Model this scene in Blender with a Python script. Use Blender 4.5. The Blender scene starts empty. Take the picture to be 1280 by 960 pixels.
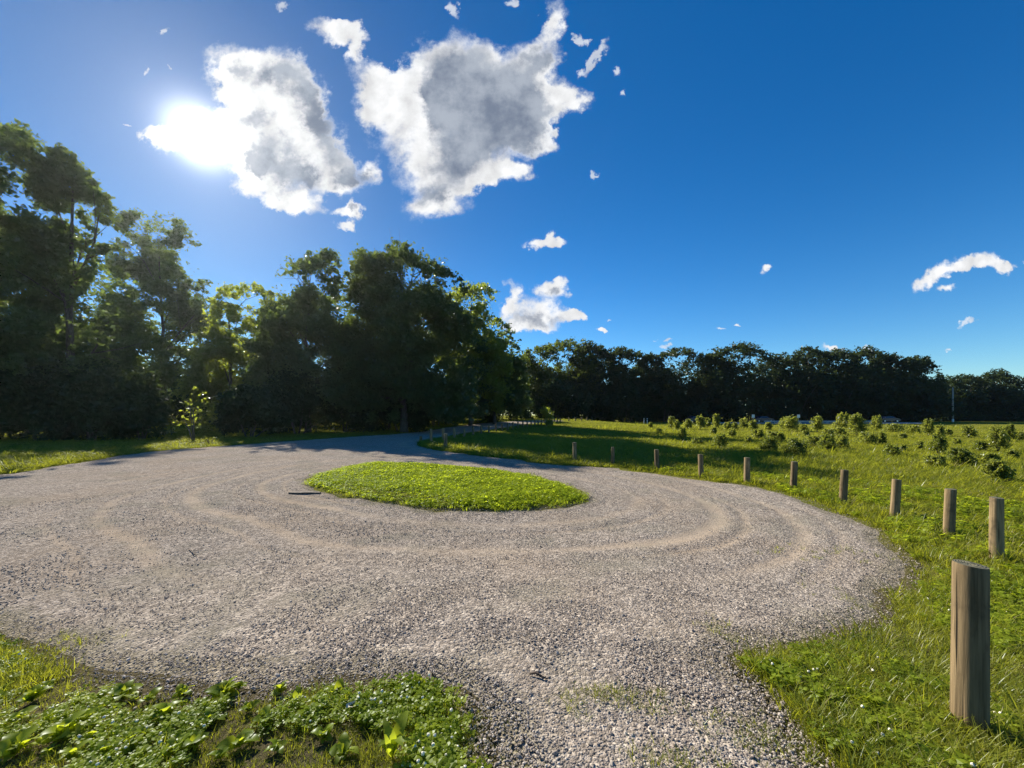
import bpy, bmesh, math, random
import numpy as np
from mathutils import Vector

R = math.radians
sc = bpy.context.scene
col = sc.collection
RNG = np.random.default_rng(11)
random.seed(11)

# ------------------------------------------------------------------ camera
EYE = 1.65          # metres above the spot where the photographer stands
F = 462.0           # 13 mm phone lens, in pixels of the 1280 px wide photograph
HOR = 518.0         # row of the horizon in the photograph
cam = bpy.data.cameras.new('camera')
cam.sensor_width = 36.0
cam.lens = 36.0 * F / 1280.0
cam.shift_y = (HOR - 480.0) / 1280.0
cam.clip_start = 0.05
cam.clip_end = 6000
cam_o = bpy.data.objects.new('camera', cam)
cam_o.location = (0, 0, EYE)
cam_o.rotation_euler = (R(90), 0, 0)
col.objects.link(cam_o)
sc.camera = cam_o

# ------------------------------------------------------------------ colour management, sampling
sc.view_settings.view_transform = 'Standard'
sc.view_settings.look = 'None'
sc.view_settings.gamma = 1.0
sc.view_settings.use_curve_mapping = False
sc.view_settings.exposure = 1.1
sc.cycles.max_bounces = 7
sc.cycles.diffuse_bounces = 3
sc.cycles.glossy_bounces = 2
sc.cycles.transmission_bounces = 5
sc.cycles.transparent_max_bounces = 6
sc.cycles.denoising_prefilter = 'NONE'
sc.cycles.caustics_reflective = False
sc.cycles.caustics_refractive = False

# ------------------------------------------------------------------ sun
SUN = Vector(((250 - 640) / F, 1.0, (HOR - 170) / F)).normalized()     # towards the sun
SUN_EL = math.asin(SUN.z)
SUN_AZ = math.atan2(SUN.x, SUN.y)      # clockwise from +Y
sl = bpy.data.lights.new('sun', 'SUN')
sl.energy = 5.0
sl.angle = R(0.5)
sl.color = (1.0, 0.93, 0.80)
sun_o = bpy.data.objects.new('sun', sl)
sun_o.rotation_euler = (-SUN).to_track_quat('-Z', 'Y').to_euler()
sun_o.location = (0, 0, 60)
col.objects.link(sun_o)


# ------------------------------------------------------------------ node helper
class NT:
    def __init__(s, tree):
        s.t = tree
        s.n = tree.nodes
        s.l = tree.links

    def node(s, typ, ins=None, **props):
        nd = s.n.new(typ)
        for k, v in props.items():
            setattr(nd, k, v)
        for k, v in (ins or {}).items():
            s.put(nd.inputs[k], v)
        return nd

    def put(s, sock, v):
        if isinstance(v, bpy.types.NodeSocket):
            s.l.new(v, sock)
        elif v is not None:
            if sock.type == 'RGBA' and not isinstance(v, (int, float)) and len(v) == 3:
                v = (*v, 1)
            sock.default_value = v

    def m(s, op, a, b=None, c=None, clamp=False):
        nd = s.n.new('ShaderNodeMath')
        nd.operation = op
        nd.use_clamp = clamp
        s.put(nd.inputs[0], a)
        if b is not None:
            s.put(nd.inputs[1], b)
        if c is not None:
            s.put(nd.inputs[2], c)
        return nd.outputs[0]

    def vm(s, op, a, b=None, scale=None):
        nd = s.n.new('ShaderNodeVectorMath')
        nd.operation = op
        s.put(nd.inputs[0], a)
        if b is not None:
            s.put(nd.inputs[1], b)
        if scale is not None:
            s.put(nd.inputs['Scale'], scale)
        return nd.outputs['Value'] if op in ('DOT_PRODUCT', 'LENGTH', 'DISTANCE') else nd.outputs[0]

    def ss(s, v, a, b, lo=0.0, hi=1.0):
        nd = s.n.new('ShaderNodeMapRange')
        nd.interpolation_type = 'SMOOTHSTEP'
        s.put(nd.inputs[0], v)
        for i, q in enumerate((a, b, lo, hi)):
            s.put(nd.inputs[i + 1], q)
        return nd.outputs[0]

    def mix(s, f, a, b, mode='MIX'):
        nd = s.n.new('ShaderNodeMix')
        nd.data_type = 'RGBA'
        nd.blend_type = mode
        s.put(nd.inputs[0], f)
        s.put(nd.inputs[6], a)
        s.put(nd.inputs[7], b)
        return nd.outputs[2]

    def noise(s, vec, scale, detail=4, rough=.55, dist=0.0, out=0):
        nd = s.n.new('ShaderNodeTexNoise')
        s.put(nd.inputs['Vector'], vec)
        nd.inputs['Scale'].default_value = scale
        nd.inputs['Detail'].default_value = detail
        nd.inputs['Roughness'].default_value = rough
        nd.inputs['Distortion'].default_value = dist
        return nd.outputs[out]


# ------------------------------------------------------------------ sky with clouds
def build_world():
    w = bpy.data.worlds.new('World')
    sc.world = w
    w.use_nodes = True
    T = NT(w.node_tree)
    T.n.clear()
    sky = T.node('ShaderNodeTexSky', sky_type='NISHITA', sun_disc=False, sun_elevation=SUN_EL, sun_rotation=SUN_AZ)
    sky.air_density = 1.0
    sky.dust_density = 0.10
    sky.ozone_density = 2.2
    hs = T.node('ShaderNodeHueSaturation', {'Saturation': 1.42, 'Value': 1.0, 'Color': sky.outputs[0]})
    tc = T.node('ShaderNodeTexCoord')
    d = T.vm('NORMALIZE', tc.outputs['Generated'])
    sep = T.node('ShaderNodeSeparateXYZ', {0: d})
    gain = T.ss(sep.outputs[2], .60, .05, .083, .093)       # clear air pales towards the horizon
    cs = T.m('MAXIMUM', T.vm('DOT_PRODUCT', d, tuple(SUN)), 0.0)
    gain = T.m('MULTIPLY', gain, T.m('SUBTRACT', 1.0, T.m('MULTIPLY', T.m('POWER', cs, 4.0), .36)))
    skyc = T.vm('SCALE', T.vm('MULTIPLY', hs.outputs[0], (.74, 1.0, 1.16)), scale=gain)
    dy = T.m('MAXIMUM', sep.outputs[1], 0.02)
    u = T.m('DIVIDE', sep.outputs[0], dy)
    v = T.m('DIVIDE', sep.outputs[2], dy)
    uv = T.node('ShaderNodeCombineXYZ', {0: u, 1: v}).outputs[0]
    # ragged edges: two octaves of domain warp
    w1 = T.noise(uv, 6.5, 5, .6, out=1)
    w2 = T.noise(uv, 26.0, 5, .62, out=1)
    wv = T.vm('ADD', T.vm('SCALE', T.vm('SUBTRACT', w1, (.5, .5, .5)), scale=.125),
              T.vm('SCALE', T.vm('SUBTRACT', w2, (.5, .5, .5)), scale=.046))
    p = T.vm('ADD', uv, wv)
    p = T.vm('MULTIPLY', p, (1, 1, 0))

    def field(blobs, pos):
        tot = None
        base = pos
        for i, b in enumerate(blobs):
            if tot is not None and i % 3 == 0:      # chained so that the shader needs little stack
                nd = T.n.new('ShaderNodeVectorMath')
                nd.operation = 'MULTIPLY_ADD'
                T.put(nd.inputs[0], tot)
                nd.inputs[1].default_value = (1e-7, 1e-7, 0)
                T.put(nd.inputs[2], base)
                pos = nd.outputs[0]
            cx, cy, rx, ry = b[:4]
            rot = b[4] if len(b) > 4 else 0
            mp = T.node('ShaderNodeMapping', {0: pos}, vector_type='TEXTURE')
            mp.inputs[1].default_value = ((cx - 640) / F, (HOR - cy) / F, 0)
            mp.inputs[2].default_value = (0, 0, R(-rot))
            mp.inputs[3].default_value = (rx * 1.45 / F, ry * 1.45 / F, 1)
            q = T.vm('DOT_PRODUCT', mp.outputs[0], mp.outputs[0])
            q = T.m('SUBTRACT', 1.0, q, clamp=True)
            q = T.m('MULTIPLY', q, q)
            tot = q if tot is None else T.m('ADD', tot, q)
        return tot
    big = [  # left cloud
        (300, 78, 40, 24), (345, 84, 40, 28, 15), (292, 100, 26, 22), (372, 125, 46, 36, 40), (335, 140, 60, 40), (300, 165, 44, 40),
        (392, 180, 58, 34, 52), (352, 210, 62, 32, 25), (425, 215, 34, 22, 45), (312, 222, 24, 18), (372, 252, 40, 14, 20),
        (437, 265, 19, 12), (432, 286, 14, 8), (245, 165, 34, 30), (205, 178, 22, 16, 20), (192, 172, 14, 12), (462, 215, 14, 16),
        # right cloud
        (412, 40, 28, 16, 20), (438, 42, 24, 18), (450, 68, 13, 14), (478, 108, 42, 24, 20), (470, 140, 26, 26), (515, 150, 50, 52, 20),
        (545, 85, 48, 34), (556, 121, 34, 28), (585, 120, 40, 36), (595, 82, 50, 38), (630, 130, 60, 54), (590, 180, 70, 46), (545, 220, 50, 34, 25), (540, 255, 32, 16),
        (600, 218, 38, 20), (648, 220, 18, 13), (692, 32, 15, 26, 10), (672, 82, 34, 28, -40), (690, 130, 38, 26), (722, 130, 18, 14),
        (668, 172, 28, 18),
        # low ones over the trees
        (683, 300, 24, 8, -6), (668, 390, 42, 20), (690, 357, 24, 14), (640, 372, 11, 18), (712, 396, 17, 8), (660, 405, 34, 8),
        (752, 410, 8, 3.5), (955, 333, 9, 5), (921, 407, 9, 3), (1186, 334, 30, 9, -24), (1160, 354, 18, 8, -42), (1225, 326, 36, 10, 4),
        (1180, 364, 13, 7, -20), (1258, 330, 14, 7), (1040, 433, 16, 5), (1085, 437, 12, 4)]
    wisps = [(350, 4, 13, 9), (566, 14, 9, 18, -20), (746, 62, 26, 8, -42), (732, 84, 18, 7, -55), (766, 90, 6, 9), (777, 114, 5, 5),
             (205, 42, 5, 8), (178, 87, 4, 5), (215, 85, 3, 4), (640, 4, 10, 6), (900, 416, 6, 2.5), (1210, 404, 15, 4, -15), (1182, 434, 6, 2),
             (745, 210, 6, 4), (827, 431, 6, 3), (830, 440, 8, 3), (767, 394, 6, 2), (1280, 322, 6, 5), (720, 50, 5, 8), (160, 160, 4, 2)]
    dark = [(372, 105, 26, 34, -50), (395, 145, 40, 26, 60), (420, 190, 48, 26, 55), (445, 225, 26, 16, 40), (340, 92, 26, 18), (300, 88, 14, 10), (320, 150, 24, 16), (340, 185, 30, 18), (345, 208, 34, 18, 20), (375, 218, 24, 22, 50),
            (318, 205, 14, 10), (437, 262, 9, 6),
            (570, 82, 44, 30), (620, 100, 54, 40), (600, 150, 60, 60), (650, 150, 40, 40), (585, 140, 50, 52), (655, 130, 40, 40), (560, 205, 34, 34), (618, 180, 50, 22), (540, 120, 22, 30),
            (545, 240, 18, 14), (675, 80, 20, 16, -40), (668, 398, 30, 10), (690, 362, 10, 6)]
    Fb = field(big, p)
    Fw = field(wisps, p)
    Fd = field(dark, T.vm('ADD', uv, T.vm('SCALE', wv, scale=1.3)))
    n1 = T.noise(uv, 17.0, 9, .66)
    n2 = T.noise(uv, 48.0, 7, .6)
    dens = T.m('ADD', Fb, T.m('MULTIPLY', T.m('SUBTRACT', n1, .5), 1.0))
    dens = T.m('ADD', dens, T.m('MULTIPLY', T.m('SUBTRACT', n2, .5), .34))
    front = T.ss(sep.outputs[1], .02, .12)
    soft = T.ss(T.noise(uv, 5.0, 3), .36, .60)             # some edges are crisp, others fray into thin vapour
    mb = T.ss(dens, T.m('SUBTRACT', .28, T.m('MULTIPLY', soft, .24)), T.m('ADD', .56, T.m('MULTIPLY', soft, .55)))
    mw = T.m('MULTIPLY', T.ss(T.m('ADD', Fw, T.m('MULTIPLY', T.m('SUBTRACT', n2, .5), 1.3)), .30, .95), .75)
    gate = T.ss(T.m('ADD', Fb, Fw), .02, .12)
    mask = T.m('MULTIPLY', T.m('MULTIPLY', T.m('MAXIMUM', mb, mw), gate), front)
    # billows: how the noise falls off away from the sun gives each puff a lit and a grey side
    suv = (SUN.x / SUN.y, SUN.z / SUN.y, 0)
    tos = T.vm('NORMALIZE', T.vm('SUBTRACT', suv, T.vm('MULTIPLY', uv, (1, 1, 0))))
    n1s = T.noise(T.vm('ADD', uv, T.vm('SCALE', tos, scale=.03)), 12.0, 5, .5)
    n1b = T.noise(uv, 12.0, 5, .5)
    rel = T.m('SUBTRACT', n1b, n1s)
    g = T.m('ADD', T.m('MULTIPLY', Fd, .75), T.m('MULTIPLY', T.m('SUBTRACT', n1b, .5), 1.05))
    g = T.m('SUBTRACT', g, T.m('MULTIPLY', rel, .6))
    grey = T.m('MULTIPLY', T.ss(g, .03, .92), T.ss(dens, .32, .85))
    lit = T.mix(T.ss(dens, .25, .9), (.52, .55, .59), (.605, .61, .62))
    lit = T.vm('SCALE', lit, scale=T.m('ADD', 1.0, T.m('MULTIPLY', rel, .9)))
    n3 = T.noise(uv, 7.0, 6, .62)
    core = T.mix(T.ss(n3, .34, .62), (.125, .155, .215), (.285, .32, .375))
    lit = T.vm('SCALE', lit, scale=T.m('ADD', .90, T.m('MULTIPLY', T.ss(n1, .25, .6), .13)))
    cl = T.mix(grey, lit, core)
    allc = T.mix(mask, skyc, cl)
    # aureole round the sun
    cs = T.m('MAXIMUM', T.vm('DOT_PRODUCT', d, tuple(SUN)), 0.0)
    au = T.m('ADD', T.m('MULTIPLY', T.m('POWER', cs, 1300.0), 1.3), T.m('MULTIPLY', T.m('POWER', cs, 220.0), .11))
    au = T.m('ADD', au, T.m('MULTIPLY', T.m('POWER', cs, 40.0), .012))
    auc = T.vm('SCALE', (1.0, .97, .92), scale=au)
    fin = T.vm('ADD', allc, auc)
    bg = T.node('ShaderNodeBackground', {0: fin, 1: 0.685})
    out = T.node('ShaderNodeOutputWorld', {0: bg.outputs[0]})
    w.cycles.sampling_method = 'MANUAL'
    w.cycles.sample_map_resolution = 512


build_world()


# ------------------------------------------------------------------ terrain
def sst(a, b, x):
    t = np.clip((np.asarray(x, float) - a) / (b - a), 0, 1)
    return t * t * (3 - 2 * t)


def hash2(ix, iy, seed):
    h = (ix.astype(np.int64) * 374761393 + iy.astype(np.int64) * 668265263 + seed * 974634541) & 0xFFFFFFFF
    h = ((h ^ (h >> 13)) * 1274126177) & 0xFFFFFFFF
    return ((h ^ (h >> 16)) & 0xFFFF) / 65535.0


def vnoise(x, y, s, seed=0):
    x = np.asarray(x, float) / s
    y = np.asarray(y, float) / s
    ix = np.floor(x)
    iy = np.floor(y)
    fx = x - ix
    fy = y - iy
    fx = fx * fx * (3 - 2 * fx)
    fy = fy * fy * (3 - 2 * fy)
    a = hash2(ix, iy, seed)
    b = hash2(ix + 1, iy, seed)
    c = hash2(ix, iy + 1, seed)
    d = hash2(ix + 1, iy + 1, seed)
    return (a * (1 - fx) + b * fx) * (1 - fy) + (c * (1 - fx) + d * fx) * fy - .5


def fbm(x, y, s, seed=0, octv=4):
    t = 0
    a = 1.0
    for k in range(octv):
        t = t + a * vnoise(x, y, s / 2 ** k, seed + k * 17)
        a *= .5
    return t


def ground_z(x, y):
    x = np.asarray(x, float)
    y = np.asarray(y, float)
    r = np.hypot(x, y)
    z = -0.55 * sst(1.2, 7.5, r)
    z = z + 1.1 * sst(45, 82, y) * (1 - sst(8, 35, x)) * (1 - sst(300, 600, r))
    z = z + .07 * vnoise(x, y, 7.0, 5) * sst(8, 20, r) * (1 - sst(60, 140, r))
    return z


def at(px, py):  # ground positions are taken from image pixels
    """Where the line of sight through a pixel of the photograph meets the ground."""
    k = (py - HOR) / F
    lo, hi = .4, 900.0
    for _ in range(60):
        mid = (lo + hi) / 2
        if EYE - float(ground_z((px - 640) / F * mid, mid)) - k * mid > 0:
            lo = mid
        else:
            hi = mid
    return np.array([(px - 640) / F * lo, lo])


def smooth_poly(pts, n=6):
    p = np.array(pts, float)
    out = []
    N = len(p)
    for i in range(N):
        a, b, c, d = p[i - 1], p[i], p[(i + 1) % N], p[(i + 2) % N]
        for t in np.linspace(0, 1, n, endpoint=False):
            out.append(.5 * ((2 * b) + (-a + c) * t + (2 * a - 5 * b + 4 * c - d) * t * t + (-a + 3 * b - 3 * c + d) * t ** 3))
    return np.array(out)


def sdist(poly, x, y):
    """signed distance to a closed polygon, positive inside"""
    x = np.asarray(x, float).ravel()
    y = np.asarray(y, float).ravel()
    res = np.empty(len(x))
    a = poly
    b = np.roll(poly, -1, 0)
    for s in range(0, len(x), 20000):
        px = x[s:s + 20000, None]
        py = y[s:s + 20000, None]
        ex, ey = (b - a)[:, 0], (b - a)[:, 1]
        wx, wy = px - a[:, 0], py - a[:, 1]
        t = np.clip((wx * ex + wy * ey) / (ex * ex + ey * ey + 1e-12), 0, 1)
        dd = np.sqrt(((wx - t * ex) ** 2 + (wy - t * ey) ** 2).min(1))
        cond = (a[:, 1] > py) != (b[:, 1] > py)
        xi = a[:, 0] + (py - a[:, 1]) / np.where(np.abs(ey) < 1e-12, 1e-12, ey) * ex
        ins = (cond & (px < xi)).sum(1) % 2 == 1
        res[s:s + 20000] = np.where(ins, dd, -dd)
    return res


road_px = [(0, 592), (60, 583), (130, 572), (200, 563), (290, 556.5), (350, 552), (430, 546.5), (520, 540), (560, 534), (600, 529), (640, 526.5), (690, 525.2),
           (705, 526.3), (665, 529.5), (625, 535.5), (585, 541), (550, 547), (528, 551), (522, 556), (560, 564), (620, 571), (700, 580.5), (760, 584.5), (830, 592),
           (900, 602), (960, 612), (1020, 630), (1080, 655), (1125, 685), (1137, 720), (1112, 755), (1060, 785), (1000, 803), (930, 820), (925, 835),
           (965, 862), (985, 892), (1025, 930), (1055, 965)]
ROAD = [at(*q) for q in road_px] + [np.array(q) for q in ((1.35, .9), (1.0, -.6), (0.2, -.7), (-.02, .9))] + \
       [at(*q) for q in ((610, 962), (598, 900), (565, 866), (480, 858), (410, 852), (330, 872), (205, 862), (105, 852), (52, 822), (0, 790))] + \
       [np.array(q) for q in ((-8.5, 4.6), (-14, 6.5), (-22, 9.5), (-27, 13.0), (-24, 14.5))]
ROAD = smooth_poly(ROAD, 5)
isl_px = [(386, 603), (402, 594), (432, 586), (480, 580.5), (560, 584), (640, 592.5), (700, 607), (731, 621), (715, 630), (650, 637), (560, 635.5), (500, 629), (440, 618), (402, 611)]
ISL = smooth_poly([at(*q) for q in isl_px], 6)


def road_d(x, y, rough=True):
    """signed distance into the gravel (positive on gravel)"""
    x = np.asarray(x, float).ravel()
    y = np.asarray(y, float).ravel()
    d = np.minimum(sdist(ROAD, x, y), -sdist(ISL, x, y))
    if rough:
        d = d + .22 * fbm(x, y, .9, 3, 4) * np.clip(np.hypot(x, y) / 6, .5, 2.2)
    return d


# ------------------------------------------------------------------ object helpers
def setp(o, label=None, cat=None, group=None, kind=None):
    for k, v in (('label', label), ('category', cat), ('group', group), ('kind', kind)):
        if v:
            o[k] = v
    return o


def link(name, data, parent=None, loc=(0, 0, 0)):
    o = bpy.data.objects.new(name, data)
    o.location = loc
    if parent:
        o.parent = parent
    col.objects.link(o)
    return o


def empty(name, loc, rz=0):
    o = link(name, None, None, loc)
    o.rotation_euler = (0, 0, rz)
    o.empty_display_size = .2
    return o


def mesh_np(name, V, Fc, mat=None, smooth=False, attrs=None):
    """mesh from numpy arrays; faces all have the same number of corners"""
    me = bpy.data.meshes.new(name)
    V = np.ascontiguousarray(V, np.float32)
    Fc = np.ascontiguousarray(Fc, np.int32)
    k = Fc.shape[1]
    me.vertices.add(len(V))
    me.vertices.foreach_set('co', V.ravel())
    me.loops.add(Fc.size)
    me.loops.foreach_set('vertex_index', Fc.ravel())
    me.polygons.add(len(Fc))
    me.polygons.foreach_set('loop_start', np.arange(0, Fc.size, k, dtype=np.int32))
    if smooth:
        me.polygons.foreach_set('use_smooth', np.ones(len(Fc), bool))
    for nm, (dom, arr) in (attrs or {}).items():
        a = me.attributes.new(nm, 'FLOAT', dom)
        a.data.foreach_set('value', np.ascontiguousarray(arr, np.float32))
    if mat:
        me.materials.append(mat)
    me.update(calc_edges=True)
    me.validate()
    return me


def mesh_py(name, V, Fc, mat=None, smooth=False):
    me = bpy.data.meshes.new(name)
    me.from_pydata([tuple(q) for q in V], [], Fc)
    if smooth:
        for p in me.polygons:
            p.use_smooth = True
    if mat:
        me.materials.append(mat)
    me.update()
    return me


class MB:
    def __init__(s):
        s.v = []
        s.f = []

    def add(s, V, Fc):
        o = len(s.v)
        s.v += [tuple(q) for q in V]
        s.f += [tuple(i + o for i in f) for f in Fc]

    def box(s, x0, x1, y0, y1, z0, z1):
        s.add([(x0, y0, z0), (x1, y0, z0), (x1, y1, z0), (x0, y1, z0), (x0, y0, z1), (x1, y0, z1), (x1, y1, z1), (x0, y1, z1)],
              [(3, 2, 1, 0), (4, 5, 6, 7), (0, 1, 5, 4), (1, 2, 6, 5), (2, 3, 7, 6), (3, 0, 4, 7)])

    def tube(s, pts, rad, sides=7, cap=True):
        pts = [Vector(q) for q in pts]
        V = []
        for i, q in enumerate(pts):
            t = (pts[min(i + 1, len(pts) - 1)] - pts[max(i - 1, 0)]).normalized()
            a = t.orthogonal().normalized() if abs(t.z) < .95 else Vector((1, 0, 0))
            a = (a - t * a.dot(t)).normalized()
            b = t.cross(a)
            for k in range(sides):
                th = 2 * math.pi * k / sides
                V.append(q + (a * math.cos(th) + b * math.sin(th)) * rad[i])
        Fc = []
        for i in range(len(pts) - 1):
            for k in range(sides):
                k2 = (k + 1) % sides
                Fc.append((i * sides + k, i * sides + k2, (i + 1) * sides + k2, (i + 1) * sides + k))
        if cap:
            Fc.append(tuple(range(sides))[::-1])
            Fc.append(tuple((len(pts) - 1) * sides + k for k in range(sides)))
        s.add(V, Fc)

    def mesh(s, name, mat, smooth=False):
        return mesh_py(name, s.v, s.f, mat, smooth)


# ------------------------------------------------------------------ materials
def new_mat(name):
    m = bpy.data.materials.new(name)
    m.use_nodes = True
    T = NT(m.node_tree)
    T.n.clear()
    return m, T


def finish(T, shader):
    T.node('ShaderNodeOutputMaterial', {0: shader})


def leaf_mat(name, c1, c2, tr, trw=.38, rnd='tint', gloss=.04):
    m, T = new_mat(name)
    if rnd == 'tint':
        r = T.node('ShaderNodeAttribute', attribute_name='tint').outputs['Fac']
    else:
        r = T.node('ShaderNodeObjectInfo').outputs['Random']
    geo = T.node('ShaderNodeNewGeometry')
    n = T.noise(geo.outputs['Position'], .35 if rnd == 'tint' else .8, 3)
    f = T.m('ADD', T.m('MULTIPLY', r, .5), T.m('MULTIPLY', T.ss(n, .35, .65), .5))
    c = T.mix(f, c1, c2)
    if rnd == 'obj' and name == 'grass_blade':
        c = T.mix(T.ss(r, .88, .95), c, (.30, .26, .11))      # some dead straw among the green
    tcol = T.mix(f, tuple(q * .8 for q in tr), tr)
    d = T.node('ShaderNodeBsdfDiffuse', {0: c})
    t = T.node('ShaderNodeBsdfTranslucent', {0: tcol})
    mx = T.node('ShaderNodeMixShader', {0: trw, 1: d.outputs[0], 2: t.outputs[0]})
    if gloss:
        g = T.node('ShaderNodeBsdfGlossy', {0: (.9, .95, 1), 1: .38})
        mx = T.node('ShaderNodeMixShader', {0: gloss, 1: mx.outputs[0], 2: g.outputs[0]})
    finish(T, mx.outputs[0])
    return m


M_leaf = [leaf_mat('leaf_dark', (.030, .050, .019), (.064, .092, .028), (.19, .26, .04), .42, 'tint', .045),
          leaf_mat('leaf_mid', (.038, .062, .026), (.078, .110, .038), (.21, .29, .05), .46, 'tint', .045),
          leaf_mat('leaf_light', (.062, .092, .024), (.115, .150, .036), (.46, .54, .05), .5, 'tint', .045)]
M_farshade = leaf_mat('leaf_far_shade', (.020, .035, .018), (.044, .064, .026), (.09, .125, .03), .32, 'tint', .015)  # leaf colour darkened for the unlit side of the far row
M_farlit = leaf_mat('leaf_far_lit', (.022, .038, .012), (.055, .075, .020), (.20, .26, .03), .42, 'tint', .015)  # lighter copy: side light on the row's left end put into the colour
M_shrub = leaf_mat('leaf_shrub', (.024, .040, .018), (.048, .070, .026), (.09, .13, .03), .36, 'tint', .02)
M_bush = leaf_mat('leaf_bush', (.10, .125, .025), (.175, .195, .045), (.48, .52, .07), .5, 'tint', .02)
M_bushdark = leaf_mat('leaf_bush_dark', (.075, .098, .024), (.125, .145, .034), (.38, .44, .05), .44, 'tint', .02)
M_grass = leaf_mat('grass_blade', (.095, .130, .012), (.215, .220, .024), (.46, .48, .03), .48, 'obj', .015)
M_clover = leaf_mat('clover_leaf', (.12, .175, .014), (.23, .27, .022), (.58, .68, .03), .5, 'obj', .012)
M_isle = leaf_mat('island_leaf', (.17, .225, .014), (.29, .335, .024), (.68, .80, .04), .52, 'obj', .01)  # yellow-green plants, colour brightened further for the strong light from behind
M_weed = leaf_mat('weed_leaf', (.11, .165, .014), (.20, .24, .022), (.58, .66, .03), .52, 'obj', .015)


def bark_mat():
    m, T = new_mat('bark')
    g = T.node('ShaderNodeNewGeometry').outputs['Position']
    v = T.vm('MULTIPLY', g, (5, 5, .8))
    n = T.noise(v, 2.2, 6, .65)
    c = T.mix(T.ss(n, .3, .7), (.045, .036, .028), (.14, .12, .10))
    b = T.node('ShaderNodeBump', {'Strength': .8, 'Distance': .05, 'Height': n})
    p = T.node('ShaderNodeBsdfPrincipled', {'Base Color': c, 'Roughness': .9, 'Normal': b.outputs[0]})
    finish(T, p.outputs[0])
    return m


M_bark = bark_mat()


def ground_mat():
    m, T = new_mat('turf')
    g = T.node('ShaderNodeNewGeometry').outputs['Position']
    n1 = T.noise(g, .16, 5, .6)
    n2 = T.noise(g, 1.7, 6, .65)
    n3 = T.noise(g, 26.0, 5, .7)
    c = T.mix(T.ss(n1, .35, .65), (.14, .155, .016), (.21, .20, .03))
    c = T.mix(T.ss(n2, .45, .72), c, (.17, .165, .055))
    c = T.mix(T.ss(n2, .45, .25), c, (.055, .085, .018))
    near = T.ss(T.vm('LENGTH', g), 14, 5)
    c = T.mix(near, c, (.115, .098, .058))
    c = T.mix(T.m('MULTIPLY', T.ss(n3, .5, .75), .7), c, (.03, .04, .012))
    b = T.node('ShaderNodeBump', {'Strength': .9, 'Distance': .10, 'Height': T.m('ADD', n3, T.m('MULTIPLY', n2, 1.5))})
    d = T.node('ShaderNodeBsdfDiffuse', {0: c, 'Normal': b.outputs[0]})
    finish(T, d.outputs[0])
    return m


M_turf = ground_mat()


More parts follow.
